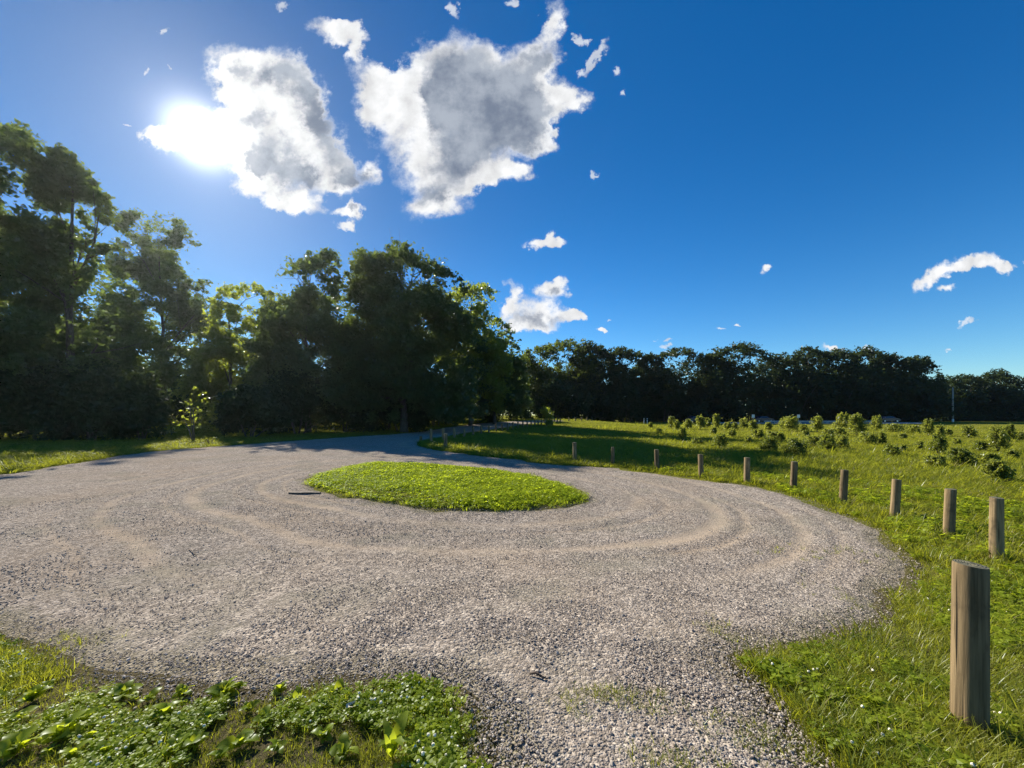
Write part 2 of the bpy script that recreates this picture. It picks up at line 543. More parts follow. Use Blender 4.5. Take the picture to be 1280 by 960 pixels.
def gravel_mat():
    m, T = new_mat('gravel_road')
    g = T.node('ShaderNodeNewGeometry').outputs['Position']
    tr = T.node('ShaderNodeAttribute', attribute_name='track').outputs['Fac']
    ed = T.node('ShaderNodeAttribute', attribute_name='verge').outputs['Fac']
    flat = T.vm('MULTIPLY', g, (1, 1, .3))
    wob = T.vm('ADD', flat, T.vm('SCALE', T.noise(flat, 30.0, 2, .5, out=1), scale=.012))
    v1 = T.node('ShaderNodeTexVoronoi', {'Vector': wob, 'Scale': 38.0, 'Randomness': 1.0})
    v2 = T.node('ShaderNodeTexVoronoi', {'Vector': wob, 'Scale': 95.0, 'Randomness': 1.0})
    v3 = T.node('ShaderNodeTexVoronoi', {'Vector': wob, 'Scale': 13.0, 'Randomness': 1.0})
    s1 = T.node('ShaderNodeSeparateColor', {0: v1.outputs['Color']}).outputs[0]
    s2 = T.node('ShaderNodeSeparateColor', {0: v2.outputs['Color']}).outputs[0]
    s3 = T.node('ShaderNodeSeparateColor', {0: v3.outputs['Color']}).outputs[1]
    big = T.noise(g, .35, 4, .6)
    mid = T.noise(g, 2.4, 6, .68)
    val = T.m('ADD', T.m('MULTIPLY', s1, .45), T.m('MULTIPLY', s2, .35))
    val = T.m('ADD', val, T.m('MULTIPLY', s3, .20))
    loose = T.node('ShaderNodeValToRGB', {0: val})
    e = loose.color_ramp.elements
    e[0].position, e[0].color = .12, (.085, .080, .078, 1)
    e[1].position, e[1].color = .9, (.58, .535, .49, 1)
    q = e.new(.5)
    q.color = (.29, .262, .24, 1)
    fine = T.mix(T.ss(mid, .3, .7), (.36, .305, .25), (.50, .43, .355))
    fine = T.mix(T.m('MULTIPLY', T.m('SUBTRACT', 1.0, s2), .45), fine, (.13, .115, .10))
    trk = T.m('MULTIPLY', T.ss(T.m('ADD', tr, T.m('MULTIPLY', T.m('SUBTRACT', mid, .5), .40)), .18, .80), .85)
    c = T.mix(trk, loose.outputs[0], fine)
    c = T.mix(T.m('MULTIPLY', T.ss(big, .4, .68), .35), c, (.30, .245, .19))
    big2 = T.noise(T.vm('ADD', g, (31, 7, 0)), .8, 5, .65)
    c = T.mix(T.m('MULTIPLY', T.ss(big2, .46, .72), .45), c, (.20, .20, .165))
    c = T.mix(T.m('MULTIPLY', T.ss(big2, .44, .25), .35), c, (.40, .35, .29))
    c = T.mix(T.m('MULTIPLY', T.ss(T.m('ADD', ed, T.m('MULTIPLY', T.m('SUBTRACT', mid, .5), 1.4)), .45, .95), .35), c, (.14, .14, .07))
    far = T.ss(T.vm('LENGTH', g), 6, 30)
    h = T.m('ADD', T.m('MULTIPLY', T.m('SUBTRACT', 1, v1.outputs['Distance']), .6), T.m('MULTIPLY', T.m('SUBTRACT', 1, v2.outputs['Distance']), .3))
    h = T.m('ADD', h, T.m('MULTIPLY', s1, .5))
    h = T.m('ADD', h, T.m('MULTIPLY', mid, 1.3))
    h = T.m('ADD', h, T.m('MULTIPLY', s3, .7))
    b = T.node('ShaderNodeBump', {'Strength': T.m('MULTIPLY', T.m('SUBTRACT', .95, T.m('MULTIPLY', trk, .5)), T.m('SUBTRACT', 1.0, T.m('MULTIPLY', far, .5))), 'Distance': .020, 'Height': h})
    c = T.vm('MULTIPLY', c, (1.02, .955, .87))
    d = T.node('ShaderNodeBsdfDiffuse', {0: c, 1: .15, 'Normal': b.outputs[0]})
    finish(T, d.outputs[0])
    return m


M_gravel = gravel_mat()


def stone_mat():
    m, T = new_mat('stone')
    r = T.node('ShaderNodeObjectInfo').outputs['Random']
    g = T.node('ShaderNodeNewGeometry').outputs['Position']
    n = T.noise(g, 60, 3)
    rp = T.node('ShaderNodeValToRGB', {0: r})
    e = rp.color_ramp.elements
    e[0].position, e[0].color = 0, (.23, .215, .20, 1)
    e[1].position, e[1].color = 1, (.56, .53, .50, 1)
    for pos, c in ((.3, (.24, .22, .205, 1)), (.5, (.33, .285, .255, 1)), (.7, (.30, .29, .285, 1)), (.88, (.43, .405, .38, 1))):
        q = e.new(pos)
        q.color = c
    c = T.mix(T.m('MULTIPLY', T.ss(n, .35, .7), .5), rp.outputs[0], (.16, .14, .125))
    c = T.vm('MULTIPLY', c, (1.06, .985, .885))
    d = T.node('ShaderNodeBsdfPrincipled', {'Base Color': c, 'Roughness': .85, 'Specular IOR Level': .15})
    finish(T, d.outputs[0])
    return m


M_stone = stone_mat()


def wood_mat(name, a, b, cdark, endgrain=False):
    m, T = new_mat(name)
    tc = T.node('ShaderNodeTexCoord').outputs['Object']
    oi = T.node('ShaderNodeObjectInfo').outputs['Random']
    off = T.node('ShaderNodeCombineXYZ', {0: T.m('MULTIPLY', oi, 31.0), 2: T.m('MULTIPLY', oi, 17.0)}).outputs[0]
    p = T.vm('ADD', tc, off)
    if endgrain:
        rr = T.vm('LENGTH', T.vm('MULTIPLY', tc, (1, 1, 0)))
        rr = T.m('ADD', rr, T.m('MULTIPLY', T.noise(p, 12, 3), .03))
        n = T.m('ADD', T.m('MULTIPLY', T.m('SINE', T.m('MULTIPLY', rr, 520.0)), .25), T.noise(p, 25, 5))
    else:
        st = T.vm('MULTIPLY', p, (34, 34, 1.6))
        n = T.noise(st, 1.0, 6, .62)
    k = T.noise(T.vm('MULTIPLY', p, (5, 5, 3.0)), 1.3, 5, .6)
    crack = T.noise(T.vm('MULTIPLY', p, (46, 46, .8)), 1.0, 2, .4)
    c = T.mix(T.ss(n, .3, .7), a, b)
    c = T.mix(T.m('MULTIPLY', T.ss(k, .5, .72), .75), c, cdark)
    if not endgrain:
        c = T.mix(T.ss(crack, .64, .70), c, tuple(q * .3 for q in cdark))
        kn = T.node('ShaderNodeTexVoronoi', {'Vector': T.vm('MULTIPLY', p, (7, 7, 3.2)), 'Scale': 1.0}).outputs['Distance']
        c = T.mix(T.m('MULTIPLY', T.ss(kn, .16, .08), .7), c, (.10, .05, .03))
    c = T.vm('SCALE', c, scale=T.m('ADD', .75, T.m('MULTIPLY', oi, .5)))
    h = T.m('SUBTRACT', n, T.m('MULTIPLY', T.ss(crack, .64, .70), 1.5)) if not endgrain else n
    bp = T.node('ShaderNodeBump', {'Strength': .6, 'Distance': .006, 'Height': h})
    d = T.node('ShaderNodeBsdfPrincipled', {'Base Color': c, 'Roughness': .82, 'Normal': bp.outputs[0], 'Specular IOR Level': .2})
    finish(T, d.outputs[0])
    return m


M_post = wood_mat('weathered_post', (.110, .078, .040), (.290, .208, .112), (.060, .045, .027))
M_end = wood_mat('post_end', (.085, .08, .05), (.15, .14, .095), (.05, .06, .03), True)
M_timber = wood_mat('dark_timber', (.06, .045, .035), (.12, .09, .07), (.04, .03, .025))


def plain(name, c, rough=.5, metal=0.0, vary=.25):
    m, T = new_mat(name)
    g = T.node('ShaderNodeNewGeometry').outputs['Position']
    n = T.noise(g, 3.0, 4)
    cc = T.mix(T.m('MULTIPLY', T.ss(n, .35, .7), vary), c, tuple(q * .6 for q in c))
    d = T.node('ShaderNodeBsdfPrincipled', {'Base Color': cc, 'Roughness': rough, 'Metallic': metal})
    finish(T, d.outputs[0])
    return m


M_asphalt = plain('far_asphalt', (.30, .29, .29), .9)
M_steel = plain('galvanised_steel', (.45, .46, .47), .5, .6)
M_white = plain('white_paint', (.75, .75, .73), .5)
M_carpaint = plain('dark_car_paint', (.018, .020, .045), .25)
M_glass = plain('car_glass', (.02, .025, .03), .08)
M_tyre = plain('tyre_rubber', (.02, .02, .02), .8)
M_rim = plain('wheel_rim', (.5, .5, .5), .35, .8)
M_pole = plain('grey_pole_wood', (.34, .31, .28), .85)
M_petal = plain('clover_flower', (.70, .66, .52), .9)
M_dry = plain('dry_leaf', (.62, .55, .42), .8)

# ------------------------------------------------------------------ ground sheets
def fan_grid(r, th):
    rr, tt = np.meshgrid(r, th, indexing='ij')
    X = rr * np.sin(tt)
    Y = rr * np.cos(tt)
    return X, Y


def grid_faces(nr, nt, wrap=False):
    i = np.arange(nr - 1)[:, None]
    j = np.arange(nt if wrap else nt - 1)[None, :]
    j2 = (j + 1) % nt
    return np.stack([i * nt + j, i * nt + j2, (i + 1) * nt + j2, (i + 1) * nt + j], -1).reshape(-1, 4)[:, ::-1]


def build_ground():
    r = np.concatenate([[.02], .4 * np.exp(np.linspace(0, math.log(900 / .4), 260))])
    th = np.concatenate([np.linspace(-62, 62, 300), np.linspace(62, 298, 120)[1:-1]]) * math.pi / 180
    X, Y = fan_grid(r, th)
    x, y = X.ravel(), Y.ravel()
    z = ground_z(x, y)
    d = np.full(len(x), -9.0)
    k = np.hypot(x, y) < 130
    d[k] = road_d(x[k], y[k])
    z = z - .05 * sst(-.02, .22, d) - .0
    me = mesh_np('ground', np.stack([x, y, z], 1), grid_faces(len(r), len(th), True), M_turf, True)
    o = link('ground', me)
    setp(o, 'rough green turf of the field and the verges around the gravel', None, None, 'structure')

    r = .5 * np.exp(np.linspace(0, math.log(120 / .5), 640))
    th = np.concatenate([np.linspace(-85, -60, 60)[:-1], np.linspace(-60, 60, 430), np.linspace(60, 150, 60)[1:]]) * math.pi / 180
    X, Y = fan_grid(r, th)
    x, y = X.ravel(), Y.ravel()
    d = road_d(x, y)
    z = ground_z(x, y)
    di = -sdist(ISL, x, y)
    isd = di + .25 * fbm(x, y, 2.5, 41, 3)

    def band(c, w):
        return np.exp(-((isd - c) / w) ** 2)
    ang = np.arctan2(y - ISL[:, 1].mean(), x - ISL[:, 0].mean())
    fade = .62 + .75 * vnoise(ang * 1.3, isd * .35, 1.0, 47)
    track = sum(a * band(c + .12 * np.sin(2 * ang + c), w_) for c, w_, a in ((.55, .13, .8), (1.15, .20, 1.0), (1.75, .12, .75), (2.75, .22, 1.0), (3.30, .12, .8), (4.3, .20, .95), (4.95, .12, .7), (6.1, .20, .7), (6.7, .12, .5)))
    track = np.clip(track * np.clip(fade, .32, 1.1), 0, 1) * (y > 2.5) * sst(3.5, 7.5, np.hypot(x, y))
    # wheel paths leaving along the lane
    lane = sdist(ROAD, x, y)
    track = np.where((y > 19) & (di > 4), np.exp(-((lane - 1.0) / .4) ** 2), track)
    z = z + .012 * fbm(x, y, .5, 9, 3) + .02 * fbm(x, y, 2.0, 21, 2) * sst(4, 9, np.hypot(x, y)) - .03 * track + .004 - .03 * sst(.35, .0, d)
    verge = sst(.75, .05, d)
    fc = grid_faces(len(r), len(th))
    keep = (d[fc] > -.02).all(1)
    fc = fc[keep]
    used = np.unique(fc)
    mp = np.full(len(x), -1)
    mp[used] = np.arange(len(used))
    me = mesh_np('gravel_road', np.stack([x, y, z], 1)[used], mp[fc], M_gravel, True, {'track': ('POINT', track[used]), 'verge': ('POINT', verge[used])})
    o = link('gravel_road', me)
    setp(o, 'pale grey gravel turning loop and lane with worn wheel tracks', None, None, 'structure')
    # the island: a low mound of turf
    cx, cy = ISL.mean(0)
    V = [(cx, cy, float(ground_z(cx, cy)) + .10)]
    rings = np.linspace(.04, 1.03, 26)
    n = len(ISL)
    for f in rings:
        qx = cx + (ISL[:, 0] - cx) * f
        qy = cy + (ISL[:, 1] - cy) * f
        qx, qy = qx + .12 * fbm(qx, qy, .8, 71) * f, qy + .12 * fbm(qx + 9, qy, .8, 73) * f
        qz = ground_z(qx, qy) + .10 * (1 - sst(.8, 1.03, f)) + .02 - .06 * sst(.96, 1.03, f) + .03 * fbm(qx, qy, .7, 77)
        V += list(zip(qx, qy, qz))
    Fc = [(0, 1 + k, 1 + (k + 1) % n) for k in range(n)]
    for i in range(len(rings) - 1):
        for k in range(n):
            a = 1 + i * n
            Fc.append((a + k, a + n + k, a + n + (k + 1) % n, a + (k + 1) % n))
    o = link('grass_island', mesh_py('grass_island', V, Fc, M_turf, True))
    setp(o, 'oval island of bright grass in the middle of the gravel loop', None, None, 'structure')


build_ground()

# far road behind the field
mb = MB()
xs = np.linspace(46, 98, 30)
V, Fc = [], []
for i, x in enumerate(xs):
    y0 = 86 + .012 * (x - 60)
    for yy, dz in ((y0, .02), (y0 + .4, .22), (y0 + 6.6, .24), (y0 + 7.0, .02)):
        V.append((x, yy, float(ground_z(x, yy)) + dz))
for i in range(len(xs) - 1):
    for k in range(3):
        Fc.append((i * 4 + k, (i + 1) * 4 + k, (i + 1) * 4 + k + 1, i * 4 + k + 1))
o = link('road', mesh_py('road', V, Fc, M_asphalt))
setp(o, 'pale strip of paved road beyond the far side of the field', None, None, 'structure')

# ------------------------------------------------------------------ crown gaps cut for the light: leaves shading chosen ground are dropped
shade_px = [(0, 563), (100, 560), (190, 556), (215, 550.5), (268, 549), (290, 560), (399, 562), (476, 564), (560, 575), (640, 583), (700, 589), (750, 594), (800, 599),
            (838, 597), (880, 586), (930, 592), (1046, 602), (1055, 594), (965, 584), (930, 579), (965, 574), (1010, 573), (960, 566), (935, 563), (885, 559), (836, 550), (780, 537), (720, 531)]
SHADE = np.array([(-300., -100.), (-9., -100.), (-9., 3.5), (-25., 16.5)] + [tuple(at(*q)) for q in shade_px] + [(-2., 78.), (-2., 400.), (-300., 400.)])

STRIPS = [np.array([at(*q) for q in st]) for st in ([(-60, 570), (0, 566), (70, 566), (132, 565), (140, 572), (60, 586), (0, 597), (-60, 606)], [(186, 555), (225, 550.5), (268, 549.5), (276, 557), (190, 564)])]


def shade_keep(P, keep_lit):
    t = (P[:, 2] + .5) / SUN.z
    gx = P[:, 0] - SUN.x * t
    gy = P[:, 1] - SUN.y * t
    d = sdist(SHADE, gx, gy)
    far = gy > 78
    strip = np.zeros(len(P), bool)
    for st in STRIPS:
        strip |= sdist(st, gx, gy) > .35 * fbm(gx, gy, 1.3, 19, 3) - .1
    return ~(strip & (RNG.random(len(P)) < .94)) & ((d > .9 * fbm(gx, gy, 1.6, 13, 3) - .1) | far | (RNG.random(len(P)) < keep_lit))


# ------------------------------------------------------------------ trees
def unit(n):
    v = RNG.normal(size=(n, 3))
    return v / np.linalg.norm(v, axis=1, keepdims=True)


def leaf_quads(P, L, W, up=.35, droop=0.0):
    n = len(P)
    N = unit(n)
    N[:, 2] = np.abs(N[:, 2]) + up
    N /= np.linalg.norm(N, axis=1, keepdims=True)
    Tn = np.cross(N, unit(n))
    Tn /= np.linalg.norm(Tn, axis=1, keepdims=True) + 1e-9
    if droop:
        Tn[:, 2] -= droop
        Tn /= np.linalg.norm(Tn, axis=1, keepdims=True)
    B = np.cross(N, Tn)
    s = RNG.uniform(.65, 1.3, (n, 1))
    L = L * s
    W = W * s
    V = np.empty((n, 4, 3))
    V[:, 0] = P - Tn * L * .5
    V[:, 1] = P + B * W * .5 + N * W * .18 - Tn * L * .06
    V[:, 2] = P + Tn * L * .5 - N * L * .08
    V[:, 3] = P - B * W * .5 + N * W * .18 - Tn * L * .06
    Fc = np.arange(n * 4).reshape(n, 4)
    return V.reshape(-1, 3), Fc


def lobes_to_leaves(lobes, n, clump, sparse):
    """lobes: array (k,4) of centre and radius -> n leaf points gathered in clumps on the shells"""
    w = lobes[:, 3] ** 2
    w = w / w.sum()
    nc = max(20, int(n / clump))
    which = RNG.choice(len(lobes), nc, p=w)
    dirs = unit(nc)
    dirs[:, 2] = dirs[:, 2] * .9 + .12
    rad = lobes[which, 3] * (RNG.random(nc) ** .42)
    C = lobes[which, :3] + dirs * rad[:, None] * np.array([1, 1, .95])
    csz = lobes[which, 3] * RNG.uniform(.10, .235, nc)
    cnt = RNG.multinomial(n, (csz ** 1.5) / (csz ** 1.5).sum())
    idx = np.repeat(np.arange(nc), cnt)
    off = RNG.normal(size=(len(idx), 3)) * np.array([1, 1, .75])
    P = C[idx] + off * csz[idx][:, None]
    tint = np.clip(RNG.random(nc)[idx] * .6 + RNG.random(len(idx)) * .4, 0, 1)
    return P, tint


def crown_mesh(name, P, tint, L, W, mat, droop=0.0):
    V, Fc = leaf_quads(P, L, W, .3, droop)
    return mesh_np(name, V, Fc, mat, False, {'tint': ('FACE', tint)})


def trunk_mesh(base, height, r0, targets, sides=8):
    mb = MB()
    bx, by, bz = base
    lean = RNG.normal(size=2) * .02 * height
    top = np.array([bx + lean[0], by + lean[1], bz + height * .86])
    pts, rad = [], []
    for t in np.linspace(0, 1, 9):
        q = np.array(base) * (1 - t) + top * t
        q[:2] += RNG.normal(size=2) * .012 * height * t * (1 - t) * 4 * .5
        if t == 0:
            q[2] -= .25
        pts.append(q)
        rad.append(r0 * (1.35 if t == 0 else 1.0) * (1 - .86 * t))
    mb.tube(pts, rad, sides)
    for tg in targets:
        h = np.clip((tg[2] - bz) / height - RNG.uniform(.12, .28), .16, .78)
        k = h / .86 * 8
        i = int(min(k, 7))
        st = pts[i] * (1 - (k - i)) + pts[i + 1] * (k - i)
        r = r0 * (1 - h) * .42 + .02
        mid = (st + tg) / 2 + np.array([0, 0, np.linalg.norm(tg - st) * .10]) + RNG.normal(size=3) * .06 * np.linalg.norm(tg - st)
        mb.tube([st, st * .6 + mid * .4 + RNG.normal(size=3) * .05, mid, mid * .4 + tg * .6 + RNG.normal(size=3) * .12, tg], [r, r * .85, r * .62, r * .4, r * .15], 6)
        for _ in range(2):
            e = tg + unit(1)[0] * np.linalg.norm(tg - st) * .45
            mb.tube([mid, (mid + e) / 2 + RNG.normal(size=3) * .15, e], [r * .4, r * .25, r * .06], 5)
    return mb.mesh('trunk', M_bark, True)


def P3(px, py, D):
    return np.array([(px - 640) / F * D, D, EYE + (HOR - py) / F * D])


def tree(name, label, D, prof, ybot, nl, nleaf, mat, rpx=(16, 32), base_px=None, keep_lit=.05, L=.42, W=.26, thick=.55, r0=.32, group=None, clump=48, droop=.25, trunks=1, nlimb=10, cull=True, fill=1.0):
    xs = [q[0] for q in prof]
    ys = [q[1] for q in prof]
    x0, x1 = min(xs), max(xs)
    wid = (x1 - x0) / F * D
    lob = []
    nl = int(nl * 1.5)
    for i in range(nl):
        rim = i < nl * .45
        r = RNG.uniform(*rpx) * (.72 if rim else 1.0)
        x = x0 + (x1 - x0) * ((i + RNG.random()) / (nl * .45) if rim else RNG.random())
        x = min(max(x, x0 + r * .75), x1 - r * .75)
        yt = np.interp(x, xs, ys)
        # fit under the outline on both shoulders
        for dx in (-.7, .7):
            yt = max(yt, np.interp(x + dx * r, xs, ys) - r * .45)
        if rim:
            y = yt + r * .88
        else:
            r *= 1.12
            y = yt + r * 1.5 + max(0, ybot - yt - 2.2 * r) * ((i - nl * .45 + RNG.random()) / (nl * .55)) * fill
        c = abs((x - (x0 + x1) / 2) / ((x1 - x0) / 2 + 1e-6))
        dep = D + RNG.uniform(-1, 1) * wid * .5 * thick * math.sqrt(max(.1, 1 - c * c))
        q = P3(x, y, dep)
        lob.append((*q, r / F * dep))
    lob = np.array(lob)
    bpx = base_px if base_px is not None else (x0 + x1) / 2
    bx = (bpx - 640) / F * D
    bz = float(ground_z(bx, D))
    P, tint = lobes_to_leaves(lob, nleaf, clump, 0)
    kp = P[:, 2] > ground_z(P[:, 0], P[:, 1]) + .1
    if cull:
        kp &= shade_keep(P, keep_lit)
    P, tint = P[kp], tint[kp]
    base = np.array([bx, D, bz])
    root = empty(name, base)
    setp(root, label, 'tree', group)
    height = lob[:, 2].max() - bz
    sel = lob[RNG.choice(len(lob), min(nlimb, len(lob)), replace=False)]
    t = trunk_mesh(np.zeros(3), height, r0, [q[:3] - base for q in sel])
    link('trunk', t, root)
    c = crown_mesh('crown', P - base, tint, L, W, mat, droop)
    link('crown', c, root)
    return root


def shrub(name, label, px, ybase, w, h, D, n, mat, cat='shrub', group=None, L=.26, W=.16, cull=True, keep_lit=.05, nl=14, depth=.8):
    """a rounded mass of leaves down to the ground, with a few stems"""
    bx = (px - 640) / F * D
    bz = float(ground_z(bx, D))
    W_ = w / F * D
    H_ = h / F * D
    lob = []
    for i in range(nl):
        a = RNG.uniform(-1, 1)
        t = RNG.random() ** .55
        hh = H_ * math.sqrt(max(.15, 1 - abs(a) ** 2.2))
        r = min(H_, W_) * RNG.uniform(.18, .30)
        lob.append((bx + a * (W_ / 2 - r * .7), D + RNG.uniform(-.5, .5) * W_ * depth, bz + r * .5 + max(0, hh - 1.4 * r) * t, r))
    lob = np.array(lob)
    P, tint = lobes_to_leaves(lob, n, 18, 0)
    kp = P[:, 2] > ground_z(P[:, 0], P[:, 1]) + .02
    if cull:
        kp &= shade_keep(P, keep_lit)
    P, tint = P[kp], tint[kp]
    base = np.array([bx, D, bz])
    root = empty(name, base)
    setp(root, label, cat, group)
    mb = MB()
    for q in lob[:5]:
        e = q[:3] - base
        mb.tube([(e[0] * .15, e[1] * .15, -.1), (e[0] * .5, e[1] * .5, e[2] * .5), e], [.03 + .008 * H_, .02 + .005 * H_, .008], 5)
    link('stem', mb.mesh('stem', M_bark, True), root)
    link('foliage', crown_mesh('foliage', P - base, tint, L, W, mat, .1), root)
    return root


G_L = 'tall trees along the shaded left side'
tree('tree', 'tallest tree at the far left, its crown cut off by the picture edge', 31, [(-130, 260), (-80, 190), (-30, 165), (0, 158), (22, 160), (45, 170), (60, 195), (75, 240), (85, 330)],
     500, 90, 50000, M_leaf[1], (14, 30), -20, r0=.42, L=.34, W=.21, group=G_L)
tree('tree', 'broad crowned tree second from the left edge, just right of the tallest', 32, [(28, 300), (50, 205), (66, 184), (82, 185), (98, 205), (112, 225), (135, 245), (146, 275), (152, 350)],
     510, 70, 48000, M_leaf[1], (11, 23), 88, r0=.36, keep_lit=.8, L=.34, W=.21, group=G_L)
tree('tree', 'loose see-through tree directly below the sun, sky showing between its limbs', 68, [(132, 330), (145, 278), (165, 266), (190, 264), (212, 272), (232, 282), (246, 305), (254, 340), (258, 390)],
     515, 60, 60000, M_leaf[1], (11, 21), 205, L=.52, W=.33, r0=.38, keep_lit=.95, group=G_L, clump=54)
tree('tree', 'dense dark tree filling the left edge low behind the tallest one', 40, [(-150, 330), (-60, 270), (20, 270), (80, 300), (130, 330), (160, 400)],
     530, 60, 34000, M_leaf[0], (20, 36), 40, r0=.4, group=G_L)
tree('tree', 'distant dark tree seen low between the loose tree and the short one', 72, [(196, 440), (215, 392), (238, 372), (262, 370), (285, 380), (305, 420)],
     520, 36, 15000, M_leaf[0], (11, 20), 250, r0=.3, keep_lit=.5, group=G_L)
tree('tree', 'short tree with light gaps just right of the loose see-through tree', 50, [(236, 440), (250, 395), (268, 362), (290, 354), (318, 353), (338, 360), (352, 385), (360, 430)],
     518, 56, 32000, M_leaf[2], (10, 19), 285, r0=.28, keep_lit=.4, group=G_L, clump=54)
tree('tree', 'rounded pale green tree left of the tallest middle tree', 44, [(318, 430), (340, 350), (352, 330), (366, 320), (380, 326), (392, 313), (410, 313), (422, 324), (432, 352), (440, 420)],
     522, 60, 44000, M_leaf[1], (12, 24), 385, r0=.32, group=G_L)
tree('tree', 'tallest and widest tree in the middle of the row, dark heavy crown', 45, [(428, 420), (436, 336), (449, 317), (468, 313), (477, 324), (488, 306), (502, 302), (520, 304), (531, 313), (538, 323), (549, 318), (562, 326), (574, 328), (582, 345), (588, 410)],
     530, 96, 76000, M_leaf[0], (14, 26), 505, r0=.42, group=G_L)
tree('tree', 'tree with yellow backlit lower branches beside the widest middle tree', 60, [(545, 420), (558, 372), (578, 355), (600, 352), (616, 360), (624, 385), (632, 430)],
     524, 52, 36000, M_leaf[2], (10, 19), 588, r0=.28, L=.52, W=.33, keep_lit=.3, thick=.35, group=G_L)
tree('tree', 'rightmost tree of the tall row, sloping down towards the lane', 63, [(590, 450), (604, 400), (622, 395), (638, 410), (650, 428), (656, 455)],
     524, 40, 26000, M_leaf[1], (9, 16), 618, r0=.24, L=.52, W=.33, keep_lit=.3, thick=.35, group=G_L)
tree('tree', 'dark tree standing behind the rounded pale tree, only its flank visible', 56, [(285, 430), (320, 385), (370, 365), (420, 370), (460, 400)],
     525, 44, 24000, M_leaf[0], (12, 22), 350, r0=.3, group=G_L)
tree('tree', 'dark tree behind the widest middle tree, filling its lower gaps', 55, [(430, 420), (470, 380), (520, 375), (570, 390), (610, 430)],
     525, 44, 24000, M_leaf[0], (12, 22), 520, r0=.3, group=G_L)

# dark thicket under the row
G_S = 'dark thicket under the tall trees'
thicket = [(-40, 552, 130, 105, 31, 'dark shrub at the left edge under the tallest tree'),
           (45, 551, 110, 85, 30.5, 'dark shrub second from the left edge, behind the lit grass strip'),
           (115, 550, 110, 95, 31, 'dark shrub under the broad tree, third from the left edge'),
           (178, 548, 90, 80, 32, 'dark shrub under the loose see-through tree'),
           (312, 541, 90, 58, 36, 'low dark shrub under the short tree with light gaps'),
           (372, 540, 90, 74, 42, 'dark shrub under the rounded pale tree'),
           (432, 539, 90, 82, 46, 'dark shrub left of the widest tree trunk'),
           (485, 537, 100, 88, 52, 'tall dark shrub under the widest middle tree'),
           (545, 535, 74, 62, 61, 'dark shrub where the lane bends behind the fence posts'),
           (595, 531, 64, 46, 68, 'low dark shrub beside the lane under the yellow branches'),
           (640, 528, 50, 46, 76, 'dark shrub at the end of the tall row by the lane')]
thicket += [(500, 538, 80, 56, 47, 'dark shrub right in front of the trunk of the widest tree'), (252, 536, 90, 52, 62, 'dark shrub far behind the sunlit sapling on the left'), (405, 533, 90, 60, 60, 'dark shrub far behind the widest tree, left of its trunk'),
            (455, 532, 90, 56, 64, 'dark shrub far behind the widest tree, in line with its trunk'),
            (515, 531, 90, 52, 68, 'dark shrub far behind the widest tree, right of its trunk'),
            (335, 534, 90, 52, 58, 'dark shrub far behind the rounded pale tree'),
            (565, 528, 80, 46, 78, 'dark shrub behind the yellow branched tree beyond the lane'),
            (625, 527, 80, 46, 84, 'dark shrub beyond the end of the lane')]
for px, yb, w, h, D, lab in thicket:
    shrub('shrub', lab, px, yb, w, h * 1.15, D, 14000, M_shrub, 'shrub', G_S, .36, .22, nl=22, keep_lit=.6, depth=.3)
shrub('shrub', 'small sunlit sapling in front of the dark thicket on the left', 243, 546, 36, 74, 31, 1600, M_leaf[2], 'shrub', None, .26, .16, keep_lit=1)
shrub('shrub', 'backlit yellow green shrub in the light gap left of centre', 300, 500, 70, 60, 43, 2600, M_leaf[2], 'shrub', None, .3, .18, keep_lit=.5)
shrub('weed', 'tall lit weeds at the gravel edge below the sapling', 262, 553, 22, 14, 27.5, 700, M_bush, 'weed', None, .14, .06, keep_lit=1)
shrub('shrub', 'pale leafy shrub at the bend of the fence beyond the lane', 683, 527, 22, 26, 60, 900, M_leaf[2], 'shrub', None, .34, .22, keep_lit=.3)


def bush(name, label, px, yb, w, h, D, n, mat, cat, group, L, W):
    """a young field bush: a dome of leaves with a few shoots sticking out"""
    bx = (px - 640) / F * D
    bz = float(ground_z(bx, D))
    cz = math.cos(math.atan((px - 640) / F))
    a = w / F * D * .5 * (cz ** .8)
    H = h / F * D
    u = unit(n)
    u[:, 2] = np.where(u[:, 2] < -.55, -u[:, 2], u[:, 2])
    ang = np.arctan2(u[:, 1], u[:, 0])
    ph = RNG.uniform(0, 6.28, 4)
    bump = 1 + .24 * np.sin(3 * ang + ph[0] + 3 * u[:, 2]) + .18 * np.sin(5 * ang + ph[1] - 4 * u[:, 2])
    rr = (RNG.random(n) ** .5)[:, None] * bump[:, None]
    P = u * rr * np.array([a, a, H * .56]) + np.array([0, 0, H * .42])
    for _ in range(4):                                           # shoots
        k = RNG.integers(0, n, n // 22)
        th = RNG.uniform(0, 6.28)
        t = RNG.random(len(k))
        P[k] = np.stack([np.cos(th) * a * .45 * (.4 + t) + RNG.normal(0, .07 * a, len(k)), np.sin(th) * a * .45 * (.4 + t) + RNG.normal(0, .07 * a, len(k)), H * (.6 + .45 * t)], 1)
    P = P[P[:, 2] > .01]
    tint = np.clip(.15 + .55 * P[:, 2] / H * RNG.random(len(P)) + .35 * RNG.random(len(P)), 0, 1)
    tint = RNG.random(len(P))
    root = empty(name, (bx, D, bz))
    setp(root, label, cat, group)
    mb = MB()
    for k in range(4):
        th = RNG.uniform(0, 6.28)
        mb.tube([(0, 0, -.08), (math.cos(th) * a * .25, math.sin(th) * a * .25, H * .35), (math.cos(th) * a * .5, math.sin(th) * a * .5, H * .75)], [.025, .018, .006], 5)
    link('stem', mb.mesh('stem', M_bark, True), root)
    link('foliage', crown_mesh('foliage', P, tint, L, W, mat, -.25), root)
    return root


